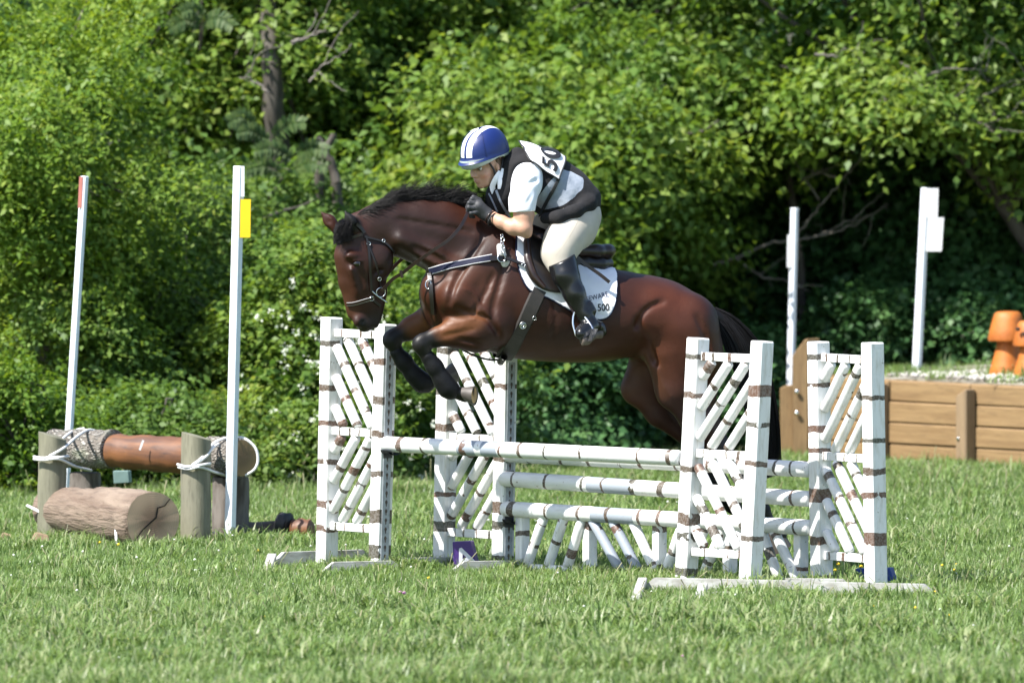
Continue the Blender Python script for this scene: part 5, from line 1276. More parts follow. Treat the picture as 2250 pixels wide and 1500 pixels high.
solid('quilted_panel', pad_s.reshape(-1, 3), Fp, .01, M_pad, pad)
Vm = pad_s.reshape(-1, 3).copy(); Vm[:, 1] *= -1; solid('quilted_panel', Vm, Fp[:, ::-1].copy(), .01, M_pad, pad)
brd = np.vstack([pad_s[:, 0][:: 2], pad_s[-1], pad_s[::-1, -1][::2]]); V_, F_ = tube_np(brd, .006, 6); link('piping', mesh_np('piping', hw(V_)-np.array(pad.location), F_), M_navy, pad)
def dice(bm, st=.12):
    for ax_ in (0, 1):
        lo_ = min(v.co[ax_] for v in bm.verts); hi_ = max(v.co[ax_] for v in bm.verts); q_ = lo_+st
        while q_ < hi_:
            p_ = [0, 0, 0]; n_ = [0, 0, 0]; p_[ax_] = q_; n_[ax_] = 1; bmesh.ops.bisect_plane(bm, geom=bm.verts[:]+bm.edges[:]+bm.faces[:], plane_co=p_, plane_no=n_); q_ += st
def print_on(name, text, cx, cy, size_px, ang, mat, parent, off=.022, bold=.0, sx=1.0):
    me = text_mesh(name, text, 1.0, mat, 0, bold); bm = bmesh.new(); bm.from_mesh(me); dice(bm)
    bmesh.ops.triangulate(bm, faces=bm.faces[:]); bm.to_mesh(me); bm.free()
    a = R_(ang); n = len(me.vertices); co = np.zeros(n*3); me.vertices.foreach_get('co', co); co = co.reshape(-1, 3)*size_px; co[:, 0] *= sx
    px = cx+co[:, 0]*cos(a)-co[:, 1]*sin(a)*-1*0-co[:, 1]*sin(-a)*0+co[:, 1]*(-sin(a))*-1*0; X = co[:, 0]*cos(a)-co[:, 1]*sin(a); Y_ = co[:, 0]*sin(a)+co[:, 1]*cos(a)
    L = drape(cx+X, cy-Y_, off); wl = L[:, 1].mean(); L = np.array([P(cx+x, cy-y, w) for x, y, w in zip(X, Y_, L[:, 1])])
    me.vertices.foreach_set('co', (hw(L)-np.array(parent.location)).astype(np.float32).ravel()); me.update(); return link(name, me, None, parent)
M_ink = simple('navy ink', (.02, .025, .07), .6); M_blackink = simple('black ink', (.01, .01, .012), .6)
a = np.linspace(0, 2*pi, 33)[:-1]; ox, oy = 1327+19*np.cos(a)-0, 674+17.5*np.sin(a); Lp = drape(ox, oy, .021); cpt = drape(1327, 674, .0215)
V_ = np.vstack([cpt, Lp]); Ft = np.array([[0, 1+(k+1) % 32, 1+k] for k in range(32)]); link('number_disc', mesh_np('number_disc', hw(V_)-np.array(pad.location), Ft, False), M_white, pad)
print_on('number_text', '500', 1326, 676, 22, 2, M_blackink, pad, .0235, .022, .8)
print_on('brand_text', 'SEWARE', 1312, 652, 15.5, 14, M_ink, pad, .0215, .004, .85)
# ------------------------------------------------------------------ saddle
sad = empty('saddle', Vector(hw(P(1250, 560, 0))[0]), 'dark brown jumping saddle under the rider', 'saddle')
f = Field(P(1130, 690, 0)*[1, 0, 1]+[0, -.36, 0], P(1365, 440, 0)*[1, 0, 1]+[0, .36, 0], .008)
f.lo[1] = -.36
for s in (1, -1):
    f.chain([(P(1160, 520, .10*s), .030), (P(1162, 560, .15*s), .026), (P(1176, 600, .20*s), .024)], .03)                  # pommel arch and knee roll
f.chain([(P(1165, 505, 0), .035), (P(1185, 525, 0), .05), (P(1225, 552, 0), .07), (P(1270, 562, 0), .065), (P(1315, 562, 0), .045), (P(1333, 560, 0), .035)], .05, 1.5)
V, F = f.surface(2); link('seat', mesh_np('seat', hw(V)-np.array(sad.location), F), M_brown, sad)
f = Field(P(1220, 620, 0)*[1, 0, 1]+[0, -.3, 0], P(1370, 510, 0)*[1, 0, 1]+[0, .3, 0], .006); f.lo[1] = -.3
for s in (1, -1): f.chain([(P(1240, 548, .09*s), .026), (P(1275, 551, .115*s), .034), (P(1312, 553, .115*s), .038), (P(1334, 552, .08*s), .036), (P(1338, 551, 0), .034)], .02, 1.1)
V, F = f.surface(2); link('cantle_roll', mesh_np('cantle_roll', hw(V)-np.array(sad.location), F), M_brown, sad)
f = Field(P(1200, 650, 0)*[1, 0, 1]+[0, -.3, 0], P(1370, 510, 0)*[1, 0, 1]+[0, .3, 0], .006); f.lo[1] = -.3
for s in (1, -1): f.chain([(P(1250, 572, .12*s), .03), (P(1290, 578, .13*s), .034), (P(1320, 580, .12*s), .034), (P(1336, 579, .07*s), .032)], .02)
V, F = f.surface(2); link('panel_roll', mesh_np('panel_roll', hw(V)-np.array(sad.location), F), M_leather, sad)
tf = resample(catmull([(1160, 515), (1180, 515), (1215, 530), (1245, 555)], 8), 30); bf = resample(catmull([(1158, 525), (1152, 565), (1160, 605), (1185, 632), (1218, 643), (1250, 640), (1268, 615), (1262, 575)], 8), 30)
Gf = tf[None]+(bf-tf)[None]*np.linspace(0, 1, 20)[:, None, None]; fl = drape(Gf[..., 0].ravel(), Gf[..., 1].ravel(), .034).reshape(20, 30, 3)
for _ in range(3): fl[1:-1] = fl[1:-1]*.5+(fl[:-2]+fl[2:])*.25; fl[:, 1:-1] = fl[:, 1:-1]*.5+(fl[:, :-2]+fl[:, 2:])*.25
i = np.arange(19)[:, None]*30; j = np.arange(29)[None, :]; Ff = np.stack([i+j, i+30+j, i+31+j, i+j+1], -1).reshape(-1, 4)
o = solid('flap', fl.reshape(-1, 3), Ff, .014, M_leather, sad); Vm = fl.reshape(-1, 3).copy(); Vm[:, 1] *= -1; solid('flap', Vm, Ff[:, ::-1].copy(), .014, M_leather, sad)
V_, F_ = tube_np(np.array([P(1164, 500, .13), P(1158, 530, .19), P(1160, 570, .25), P(1172, 605, .285), P(1196, 632, .30)]), np.array([.012, .02, .024, .022, .014]), 8); link('knee_roll', mesh_np('knee_roll', hw(V_)-np.array(sad.location), F_), M_brown, sad)
# stirrup leather and whip-like strap
def flatstrap(name, pts, w, t, mat, parent):
    P3 = catmull(pts, 6); T = unit(np.gradient(P3, axis=0)); N = np.tile(np.array([0, 1., 0]), (len(P3), 1)); S = unit(np.cross(N, T)); N = np.cross(T, S)
    V = np.stack([P3+S*w/2-N*t/2, P3+S*w/2+N*t/2, P3-S*w/2+N*t/2, P3-S*w/2-N*t/2], 1).reshape(-1, 3); m = len(P3); F = [(i*4+j, i*4+(j+1) % 4, (i+1)*4+(j+1) % 4, (i+1)*4+j) for i in range(m-1) for j in range(4)]
    F += [(0, 3, 2, 1), (m*4-4, m*4-3, m*4-2, m*4-1)]
    return link(name, mesh_np(name, hw(V)-np.array(parent.location), np.array(F), False), mat, parent)
flatstrap('stirrup_leather', [P(1228, 622, .345), P(1246, 655, .37), P(1264, 688, .385)], .026, .007, M_brown, sad)
# girth
gi_ = empty('girth', Vector(hw(P(1150, 700, .25))[0]), 'wide dark girth strap under the horse\'s chest', 'girth')
strap('girth_band', [(1186, 636), (1166, 680), (1146, 722), (1125, 760), (1108, 784)], [.088, .088, .08, .095, .10], .014, M_strapk, gi_, .006, mirror=True)
Lb = np.array([P(1108, 784, .14), P(1100, 793, .05), P(1100, 795, 0), P(1100, 793, -.05), P(1108, 784, -.14)]); V_, F_ = tube_np(catmull(Lb, 5), .02, 8); link('belly_guard', mesh_np('belly_guard', hw(V_)-np.array(gi_.location), F_), M_strapk, gi_)
for r_ in (.017, .008): ring('roundel', 1149, 715, r_, .0035, M_steel, gi_, .026)
ring('keeper_ring', 1174, 699, .010, .002, M_steel, gi_, .022)
# breastplate
bp = empty('breastplate', Vector(hw(P(1000, 600, .2))[0]), 'navy breastplate with white edging and a sheepskin padded ring', 'breastplate')
strap('shoulder_strap', [(944, 596), (975, 587), (1010, 580), (1050, 572), (1082, 566)], .036, .009, M_navy, bp, .006, edge=(M_pipe, .003))
strap('leather_tab', [(1076, 569), (1094, 567), (1112, 568)], .034, .012, M_leather, bp, .012)
strap('rear_strap', [(1110, 566), (1132, 574), (1152, 582), (1166, 588)], .018, .007, M_leather, bp, .03)
fz = Field(P(1070, 620, .0)*[1, 0, 1]+[0, .0, 0], P(1140, 510, 0)*[1, 0, 1]+[0, .4, 0], .005)
for (qx_, qy_, ra_, rz_) in ((1099, 548, .030, .034), (1101, 562, .032, .034), (1110, 577, .030, .028)): fz.ell(drape(qx_, qy_, .004)[0], (ra_, .018, rz_), .012)
Vz, Fz = fz.surface(1); link('sheepskin', mesh_np('sheepskin', hw(Vz)-np.array(bp.location), Fz), M_fleece, bp)
ring('centre_ring', 1102, 567, .022, .0035, M_steel, bp, .03); ring('buckle', 1150, 582, .009, .002, M_steel, bp, .04)
for k in range(5): ring('chain_link', 1103+(k % 2)*1.5, 550-8*k, .012, .0028, M_steel, bp, .028, sqz=.55+.25*(k % 2))
strap('chest_strap', [(944, 600), (947, 630), (949, 662), (953, 690)], .028, .009, M_leather, bp, .008)
ring('chest_ring', 941, 625, .024, .003, M_steel, bp, .014, sqz=.65)
V_, F_ = tube_np(catmull([P(1015, 768, .03), P(1045, 782, .03), P(1075, 790, .03), P(1095, 790, .03)], 6), .006, 6); link('martingale_strap', mesh_np('martingale_strap', hw(V_)-np.array(bp.location), F_), M_leather, bp)
ring('girth_buckle', 1080, 788, .012, .003, M_steel, bp, .01)
# bridle
br = empty('bridle', Vector(hw(P(800, 580, .1))[0]), 'brown leather bridle and reins with steel bit', 'bridle')
strap('browband', [(735, 531), (748, 531), (762, 527), (775, 521), (796, 514)], .020, .007, M_brown, br, .006)
strap('headpiece', [(782, 492), (792, 500), (800, 512)], .024, .007, M_leather, br, .006)
strap('cheek_piece', [(804, 518), (810, 545), (812, 580), (814, 615), (816, 640)], .015, .006, M_leather, br, .005)
strap('cheek_strap', [(806, 530), (818, 560), (829, 590), (834, 612), (836, 630)], .010, .005, M_leather, br, .006)
strap('throat_lash', [(800, 520), (824, 526), (846, 532), (858, 545), (866, 556)], .012, .006, M_leather, br, .006)
strap('noseband', [(762, 668), (775, 668), (792, 663), (808, 658), (820, 656)], .018, .007, M_brown, br, .005, edge=(M_pipe, .0014))
strap('flash_strap', [(816, 655), (826, 665), (836, 672)], .014, .006, M_leather, br, .006)
for (x_, y_, r_) in ((817, 656, .012), (810, 535, .010), (843, 529, .008), (834, 613, .010)): ring('buckle', x_, y_, r_, .0022, M_steel, br, .014)
ring('bit_ring', 837, 642, .026, .0032, M_steel, br, .014)
V_, F_ = tube_np(catmull([P(818, 640, .08), P(832, 652, .085), P(850, 664, .085)], 5), .004, 6); link('bit_bar', mesh_np('bit_bar', hw(V_)-np.array(br.location), F_), M_steel, br)
rein_pts = [P(838, 640, .085), P(862, 614, .11), P(884, 600, .14), P(912, 578, .17), P(950, 551, .19), P(985, 527, .185), P(1010, 500, .17), P(1024, 475, .15), P(1031, 458, .13)]
flatstrap('rein', rein_pts, .018, .006, M_brown, br); flatstrap('rein', [p*np.array([1, -1, 1]) for p in rein_pts], .018, .006, M_brown, br)
flatstrap('rein_stop', [P(880, 594, .145), P(884, 610, .145)], .014, .012, M_brown, br)
# ================================================================== rider
M_skin = simple('sun warmed skin', (.42, .24, .16), .5, (.36, .18, .12), 9, .1, 150); M_skin.node_tree.nodes['Principled BSDF'].inputs['Subsurface Weight'].default_value = .12
M_skin.node_tree.nodes['Principled BSDF'].inputs['Subsurface Radius'].default_value = (.01, .004, .002)
def cloth(name, c, c2=None, rough=.85, b=.3, sc=300):
    return simple(name, c, rough, c2 or tuple(x*.85 for x in c), 8, b, sc)
M_breech = cloth('beige breeches', (.50, .45, .38)); M_shirt = cloth('white polo shirt', (.76, .78, .82), (.7, .73, .78)); M_vest = cloth('black fleece vest', (.007, .0065, .008), rough=.95, b=.5, sc=160)
M_grey = cloth('shiny grey panel', (.24, .27, .32), (.18, .20, .24), .42); M_lboot = simple('black riding boot', (.005, .005, .0055), .26, (.008, .008, .009), 12, .12, 50)
M_sole2 = simple('worn brown boot sole', (.13, .10, .08), .6, (.06, .05, .04), 30); M_glove = cloth('grey black glove', (.03, .031, .035), rough=.6, sc=200); M_visor = simple('grey helmet shell', (.36, .42, .39), .4)
rider = empty('person', Vector(hw(P(1240, 520, 0))[0]), 'rider in blue and white helmet and black vest crouched over the horse\'s neck', 'person')
RO = np.array(rider.location)
def put(name, f, mat, parent=rider, smooth=2, org=None):
    V, F = f.surface(smooth); o = link(name, mesh_np(name, hw(V)-np.array(rider.location), F), mat, parent); return o, V, F
# head frame (local horse coordinates): forward turned towards the camera, tipped a little down
yaw = R_(28); ptc = R_(14)
fwd0 = np.array([-cos(yaw), sin(yaw), 0]); left0 = np.array([sin(yaw), cos(yaw), 0]); fw = fwd0*cos(ptc)+np.array([0, 0, -sin(ptc)]); upv = np.array([0, 0, cos(ptc)])+fwd0*sin(ptc); RH_ = np.stack([fw, left0, upv], 1)
HC = P(1068, 361, .045)
def hd(x, y, z): return HC+RH_ @ np.array([x, y, z])
bf = Field(P(985, 770, 0)*[1, 0, 1]+[0, -.50, 0], P(1350, 280, 0)*[1, 0, 1]+[0, .50, 0], .0065); bf.lo[1] = -.5
def body_torso(f, g=0.0, arms=False):
    f.cap(P(1268, 470, .06), .105+g, P(1268, 470, -.06), .105+g, .04)
    f.chain([(P(1262, 464, 0), .115+g), (P(1232, 430, 0), .140+g), (P(1190, 402, 0), .142+g), (P(1160, 388, 0), .125+g)], .05, 1.22)
    f.cap(P(1158, 378, .13), .075+g, P(1158, 378, -.13), .075+g, .05)
body_torso(bf, -.025)
bf.cap(P(1150, 368, .0), .07, P(1104, 382, .03), .062, .04)                       # neck
for s in (1, -1):
    bf.cap(P(1158, 394, .17*s), .045, P(1148, 440, .225*s), .05, .03); 
# near arm
bf.chain([(P(1150, 430, .225), .052), (P(1151, 470, .25), .052), (P(1151, 500, .27), .046)], .03)
bf.chain([(P(1150, 503, .27), .043), (P(1128, 500, .245), .041), (P(1102, 488, .20), .035), (P(1080, 476, .15), .029), (P(1066, 466, .125), .028)], .02)
bf.cap(P(1155, 505, .275), .034, P(1158, 513, .275), .028, .015)
# far arm
fa = [(P(1150, 430, .225), .058), (P(1150, 505, .26), .048), (P(1102, 488, .20), .042), (P(1075, 466, .10), .031)]
bf.chain([(q*np.array([1, -1, 1]), r) for q, r in fa], .025)
# legs inside the breeches and boots
def legs(f, g=0.0, part='thigh'):
    for s in (1, -1):
        m = np.array([1, s, 1])
        if part in ('thigh', 'all'):
            f.chain([(P(1268, 478, .12)*m, .118+g), (P(1258, 500, .17)*m, .114+g), (P(1238, 530, .24)*m, .104+g), (P(1226, 556, .275)*m, .088+g), (P(1231, 580, .30)*m, .074+g)], .04, .95)
            f.cap(P(1278, 474, .09)*m, .103+g, P(1268, 505, .14)*m, .10+g, .05)
        if part in ('calf', 'all'):
            f.chain([(P(1232, 568, .30)*m, .078+g), (P(1243, 605, .345)*m, .073+g), (P(1262, 645, .37)*m, .060+g), (P(1284, 690, .39)*m, .042+g), (P(1290, 702, .39)*m, .045+g)], .02)
        if part in ('foot', 'all'):
            f.chain([(P(1318, 718, .36)*m, .032+g), (P(1298, 716, .395)*m, .044+g), (P(1284, 727, .45)*m, .042+g), (P(1277, 733, .485)*m, .034+g)], .02, 1.0)
legs(bf, -.026, 'all')
# head
bf.ell(hd(-.01, 0, .03), (.10, .078, .10), .02, RH_)
bf.ell(hd(.035, 0, -.03), (.062, .060, .075), .02, RH_)
bf.chain([(hd(.03, .0, -.075), .045), (hd(.062, 0, -.098), .024)], .025)             # jaw and chin
for s in (1, -1):
    bf.cap(hd(-.02, .055*s, -.04), .022, hd(.04, .028*s, -.095), .018, .02)
    bf.ell(hd(.062, .036*s, -.035), (.024, .026, .02), .015, RH_)                      # cheekbone
    bf.ell(hd(.083, .031*s, -.003), (.014, .017, .010), .006, RH_, 'cut')              # eye socket
    bf.ell(hd(.085, .028*s, .016), (.012, .022, .007), .008, RH_)                      # brow
    bf.ell(hd(-.012, .078*s, -.015), (.016, .008, .028), .006, RH_)                    # ear
    bf.ell(hd(.100, .010*s, -.042), (.010, .009, .008), .006, RH_)                     # nostril wing
bf.cap(hd(.088, 0, .006), .009, hd(.113, 0, -.036), .0115, .008)                     # nose
bf.cap(hd(.088, .020, -.066), .0052, hd(.094, 0, -.064), .007, .006); bf.cap(hd(.094, 0, -.064), .007, hd(.088, -.020, -.066), .0052, .006)
bf.cap(hd(.088, .018, -.076), .0055, hd(.091, 0, -.078), .008, .006); bf.cap(hd(.091, 0, -.078), .008, hd(.088, -.018, -.076), .0055, .006)
V, F = bf.surface(1)
sk = np.array([.43, .245, .165]); cl = np.tile(sk, (len(V), 1)); Lh = (V-HC) @ RH_
lip = np.exp(-((Lh[:, 0]-.096)/.014)**2-(Lh[:, 1]/.018)**2-((Lh[:, 2]+.071)/.010)**2); cl = blend(cl, np.clip(lip, 0, .5), np.array([.30, .12, .095]))
chk = np.exp(-((Lh[:, 2]+.045)/.02)**2-((np.abs(Lh[:, 1])-.045)/.02)**2)*(Lh[:, 0] > .02)*(np.abs(Lh[:, 2]) < .12); cl = blend(cl, chk*.35, np.array([.5, .19, .13]))
bm_ = M_skin.copy(); nb = bm_.node_tree; at_ = nb.nodes.new('ShaderNodeAttribute'); at_.attribute_name = 'tint'
for lk in list(nb.links):
    if lk.to_socket.name == 'Base Color': nb.links.remove(lk)
nb.links.new(at_.outputs['Color'], nb.nodes['Principled BSDF'].inputs['Base Color'])
link('body', mesh_np('body', hw(V)-RO, F, True, col=cl), bm_, rider)
M_eyew = simple('eye white', (.65, .62, .58), .2); M_iris = simple('iris', (.03, .02, .015), .15); M_brow = simple('brown hair', (.07, .04, .022), .6, (.11, .065, .035), 60)
for s in (1, -1):
    ball('eyeball', hd(.075, .031*s, -.003), .0125, M_eyew, rider); ball('iris', hd(.0845, .033*s, -.005), .0052, M_iris, rider)
    V_, F_ = tube_np(np.array([hd(.097, .014*s, .014), hd(.096, .026*s, .021), hd(.086, .042*s, .017)]), np.array([.003, .0035, .002]), 6); link('eyebrow', mesh_np('eyebrow', hw(V_)-RO, F_), M_brow, rider)
    V_, F_ = tube_np(np.array([hd(.088, .020*s, .001), hd(.0905, .031*s, .0055), hd(.083, .043*s, .000)]), np.array([.0016, .0022, .0016]), 5); link('eyelash', mesh_np('eyelash', hw(V_)-RO, F_), M_iris, rider)
# hair at the nape, tucked in under the helmet
f = Field(hd(-.02, 0, 0)-.2, hd(-.02, 0, 0)+.2, .006); f.ell(hd(-.052, 0, .0), (.062, .074, .085), .01, RH_); f.cap(hd(-.08, 0, -.05), .05, hd(-.085, .0, -.075), .035, .02)
f.cap(hd(-.02, .07, .02), .02, hd(-.03, .07, -.03), .014, .01); f.cap(hd(-.02, -.07, .02), .02, hd(-.03, -.07, -.03), .014, .01)
put('hair', f, M_brow)
# helmet
hel = empty('helmet', Vector((0, 0, 0)), None, None); hel.parent = rider; hel['label'] = 'blue helmet cover with two white stripes over a grey green visor'
RW = HM @ RH_; hel.location = Vector(hw(hd(-.005, 0, .064))[0]-RO); hel.rotation_euler = Matrix(RW.tolist()).to_euler(); hel.scale = (1.07, 1.05, 1.04)
b = NB('blue helmet silk'); o_ = b.obj(); sp = b.n('ShaderNodeSeparateXYZ'); b.l(o_, sp.inputs[0]); ay = b.math('ABSOLUTE', sp.outputs[1])
m_ = b.math('MULTIPLY', b.math('GREATER_THAN', ay, .008), b.math('LESS_THAN', ay, .042)); m_ = b.math('MULTIPLY', m_, b.math('GREATER_THAN', sp.outputs[2], .008))
b.col(b.mix(m_, (.005, .017, .105), (.74, .76, .8))); b.set(Roughness=.42); b.bump(b.noise(o_, 25, 3), .12, .01); M_silk = b.m
bm = bmesh.new(); nu, nv = 64, 22; rows = []
for i_ in range(nv+1):
    ph = (pi/2)*i_/nv; zz = .134*sin(ph); row = []
    for j_ in range(nu):
        a_ = 2*pi*j_/nu; ca, sa = cos(a_), sin(a_); ex = cos(ph)**.82 if i_ < nv else 0
        rx = .138 if ca > 0 else .142; x_ = rx*ca*ex; y_ = .112*sa*ex
        seam = 1-.012*max(0, 1-abs(((a_+pi/4) % (pi/2))-pi/4)/.06)*0
        row.append((x_-.004*zz/.15, y_, zz*(1-.04*ca)))
    rows.append(row)
peak = []
for j_ in range(nu):
    a_ = 2*pi*j_/nu; ca, sa = cos(a_), sin(a_); k = max(0, ca)**1.5; peak.append(((.140+.030*k)*ca, .114*sa*(1+.02*k), -.010-.012*k-.004))
rim = [(p[0]*1.005, p[1]*1.01, -.004) for p in rows[0]]
allr = [peak, rim]+rows; vv = [[bm.verts.new(p) for p in r] for r in allr]
for a_, b_ in zip(vv, vv[1:]):
    for j_ in range(nu):
        try: bm.faces.new((a_[j_], a_[(j_+1) % nu], b_[(j_+1) % nu], b_[j_]))
        except Exception: pass
bmesh.ops.remove_doubles(bm, verts=bm.verts[:], dist=.0004)
link('silk_cover', bm_mesh('silk_cover', bm, True), M_silk, hel)
for a_ in (pi/3.2, -pi/3.2, 2*pi/3, -2*pi/3):                                      # seams of the cover
    Q = np.array([(.140*cos(a_)*cos(t)**.82, .1135*sin(a_)*cos(t)**.82, .136*sin(t)) for t in np.linspace(.03, 1.45, 14)]); V_, F_ = tube_np(Q, .0013, 4); link('seam', mesh_np('seam', V_, F_), M_silk, hel)
V_, F_ = tube_np(np.array([(0, 0, .132), (0, 0, .139)]), .008, 10); link('button', mesh_np('button', V_, F_), M_silk, hel)
bm = bmesh.new(); vv = []
for (zz, kx, dx, fl) in ((-.002, .995, 0, .006), (-.026, 1.0, 0, .012), (-.046, .965, 0, .010), (-.054, .91, .0, .002), (-.042, .86, 0, 0)):
    row = []
    for j_ in range(nu):
        a_ = 2*pi*j_/nu; ca, sa = cos(a_), sin(a_); k = max(0, ca)**1.2; kb = max(0, -ca)
        row.append(bm.verts.new(((.137*kx+fl*k+.010*k)*ca, .112*kx*sa, zz*(.35+.65*k+.35*kb)-.004)))
    vv.append(row)
for a_, b_ in zip(vv, vv[1:]):
    for j_ in range(nu): bm.faces.new((a_[j_], b_[j_], b_[(j_+1) % nu], a_[(j_+1) % nu]))
link('visor_shell', bm_mesh('visor_shell', bm, True), M_visor, hel)
for s in (1, -1):
    Q = catmull([hd(.045, .082*s, .018), hd(.022, .080*s, -.025), hd(.012, .066*s, -.068), hd(.025, .035*s, -.104), hd(.042, 0, -.120)], 5); V_, F_ = tube_np(Q, .0062, 6); link('chin_strap', mesh_np('chin_strap', hw(V_)-RO, F_), M_black, rider)
    Q = catmull([hd(-.06, .078*s, .015), hd(-.035, .082*s, -.02), hd(.005, .072*s, -.058)], 5); V_, F_ = tube_np(Q, .0055, 6); link('chin_strap', mesh_np('chin_strap', hw(V_)-RO, F_), M_black, rider)
# breeches
f = Field(P(1150, 620, 0)*[1, 0, 1]+[0, -.48, 0], P(1350, 400, 0)*[1, 0, 1]+[0, .48, 0], .007); f.lo[1] = -.48; legs(f, .0, 'thigh')
f.cap(P(1268, 466, .05), .112, P(1268, 466, -.05), .112, .04)
f.cap(P(1202, 500, .30), .006, P(1240, 470, .33), .004, .02, mode='cut')
o, V, F = put('breeches', f, M_breech)
b = M_breech.node_tree
# seam and folds on the breeches
def skinline(name, pts, r, mat, fld, off=.0, parent=rider):
    C2 = catmull(pts, 6); L = drape(C2[:, 0], C2[:, 1], off, fld, .6, 0.0); V_, F_ = tube_np(L, r, 5); return link(name, mesh_np(name, hw(V_)-np.array(rider.location), F_), mat, parent)
skinline('thigh_seam', [(1272, 478), (1262, 500), (1245, 528), (1222, 560)], .0014, M_breech, f, .001)
# tall boots
for s in (1, -1):
    m = np.array([1, s, 1]); f = Field(np.minimum(P(1160, 770, .2), P(1370, 540, .2))*[1, 0, 1], np.maximum(P(1160, 770, 0), P(1370, 540, 0))*[1, 0, 1], .0065)
    f = Field(P(1160, 770, 0)*[1, 0, 1]+[0, .18 if s > 0 else -.60, 0], P(1370, 540, 0)*[1, 0, 1]+[0, .60 if s > 0 else -.18, 0], .0065); f.lo[1] = .18 if s > 0 else -.60
    legs(f, .0, 'calf'); legs(f, 0, 'foot'); f.cap(P(1228, 558, .30)*m, .082, P(1238, 585, .32)*m, .080, .01); f.plane(P(1234, 569, .3)*m, (-.42, 0, .9))
    for (x_, y_, r_) in ((1284, 676, .0455), (1289, 686, .047)): f.cap(P(x_-8, y_+2, .39)*m, r_*.78, P(x_+7, y_-3, .385)*m, r_*.78, .008)
    f.cap(P(1320, 722, .362)*m, .030, P(1322, 728, .364)*m, .030, .008)
    put('tall_boot', f, M_lboot)
for s in (1, -1):
    m = np.array([1, s, 1]); g_ = Field(np.minimum(P(1275, 765, .3)*m, P(1325, 700, .56)*m)-.05, np.maximum(P(1275, 765, .3)*m, P(1325, 700, .56)*m)+.05, .006)
    g_.chain([(P(1323, 733, .364)*m, .027), (P(1306, 734, .40)*m, .024), (P(1288, 744, .45)*m, .033), (P(1280, 748, .485)*m, .028)], .01)
    put('boot_sole', g_, M_sole2)
# stirrup iron
def stirrup(s):
    m = np.array([1, s, 1]); e = empty('stirrup', Vector(hw(P(1290, 725, .42)*m)[0]), 'polished steel stirrup iron on the rider\'s %s foot' % ('near' if s > 0 else 'hidden far'), 'stirrup')
    arch = catmull([P(1266, 738, .41)*m, P(1259, 710, .39)*m, P(1262, 688, .385)*m, P(1272, 682, .40)*m, P(1288, 700, .435)*m, P(1300, 718, .47)*m, P(1306, 732, .485)*m], 6)
    V_, F_ = tube_np(arch, .0072, 8); link('arch', mesh_np('arch', hw(V_)-np.array(e.location), F_), M_steel, e)
    a_, b_ = P(1275, 748, .415)*m, P(1309, 735, .495)*m; A3 = [P(1275, 752, .44)*m, P(1296, 754, .50)*m, P(1311, 722, .50)*m, P(1296, 724, .455)*m]
    A3 = [P(1281, 750, .475)*m, P(1299, 748, .53)*m, P(1313, 722, .53)*m, P(1300, 722, .475)*m]
    V_ = np.array([q+np.array([0, o_, 0]) for o_ in (0, .010) for q in A3]); F_ = np.array([[0, 1, 2, 3], [7, 6, 5, 4], [0, 4, 5, 1], [1, 5, 6, 2], [2, 6, 7, 3], [3, 7, 4, 0]])
    link('foot_plate', mesh_np('foot_plate', hw(V_)-np.array(e.location), F_, False), M_steel, e)
stirrup(1); stirrup(-1)
# shirt: body under the vest, sleeves and collar
f = Field(P(1060, 500, 0)*[1, 0, 1]+[0, -.40, 0], P(1240, 320, 0)*[1, 0, 1]+[0, .40, 0], .0065); f.lo[1] = -.40
for s in (1, -1):
    m = np.array([1, s, 1]); f.chain([(P(1160, 388, .14)*m, .088), (P(1157, 405, .19)*m, .082), (P(1148, 440, .235)*m, .073), (P(1147, 462, .245)*m, .073)], .02)
    f.cap(P(1176, 420, .30)*m, .006, P(1160, 445, .32)*m, .006, .02, mode='cut'); f.cap(P(1135, 400, .29)*m, .006, P(1150, 430, .32)*m, .006, .02, mode='cut')
    f.cap(P(1180, 395, .26)*m, .008, P(1140, 415, .31)*m, .006, .02, mode='cut')
f.plane(P(1146, 461, .0), (.05, 0, -1.0))
f.cap(P(1150, 372, .0), .078, P(1106, 386, .03), .071, .02)
o, V, F = put('polo_shirt', f, M_shirt)
for pts, w_ in (([P(1100, 378, .115), P(1090, 392, .12), P(1082, 410, .10), P(1086, 424, .09)], .03), ([P(1108, 372, .11), P(1100, 396, .125), P(1100, 415, .12)], .032)):
    flatstrap('collar', pts, w_, .006, M_shirt, rider)
# vest
f = Field(P(1040, 500, 0)*[1, 0, 1]+[0, -.40, 0], P(1350, 290, 0)*[1, 0, 1]+[0, .40, 0], .0065); f.lo[1] = -.40
f.cap(P(1256, 448, .07), .150, P(1256, 448, -.07), .150, .04); 
f.chain([(P(1254, 450, 0), .148), (P(1232, 424, 0), .152), (P(1190, 396, 0), .155), (P(1158, 384, 0), .138)], .05, 1.2)
f.cap(P(1160, 374, .10), .088, P(1160, 374, -.10), .088, .04)
f.cap(P(1140, 380, .05), .11, P(1100, 430, .04), .075, .05, 1.2); f.cap(P(1100, 430, .0), .075, P(1090, 455, 0), .06, .04, 1.3)
f.chain([(P(1135, 340, .07), .035), (P(1118, 360, .085), .032), (P(1108, 395, .10), .028), (P(1112, 430, .10), .03)], .02)   # stand up collar, near
f.chain([(P(1135, 340, -.05), .035), (P(1105, 365, -.05), .03), (P(1085, 400, -.04), .03)], .02); f.cap(P(1137, 338, .07), .034, P(1137, 338, -.06), .034, .02)
f.chain([(P(1303, 432, .06), .038), (P(1292, 447, .19), .04), (P(1264, 464, .25), .038), (P(1228, 477, .262), .034), (P(1198, 480, .20), .03)], .03)        # rolled hem
f.cap(P(1297, 430, .05), .038, P(1297, 430, -.05), .038, .03)
f.cap(P(1150, 385, .205), .075, P(1142, 450, .28), .085, .015, mode='cut')            # arm hole
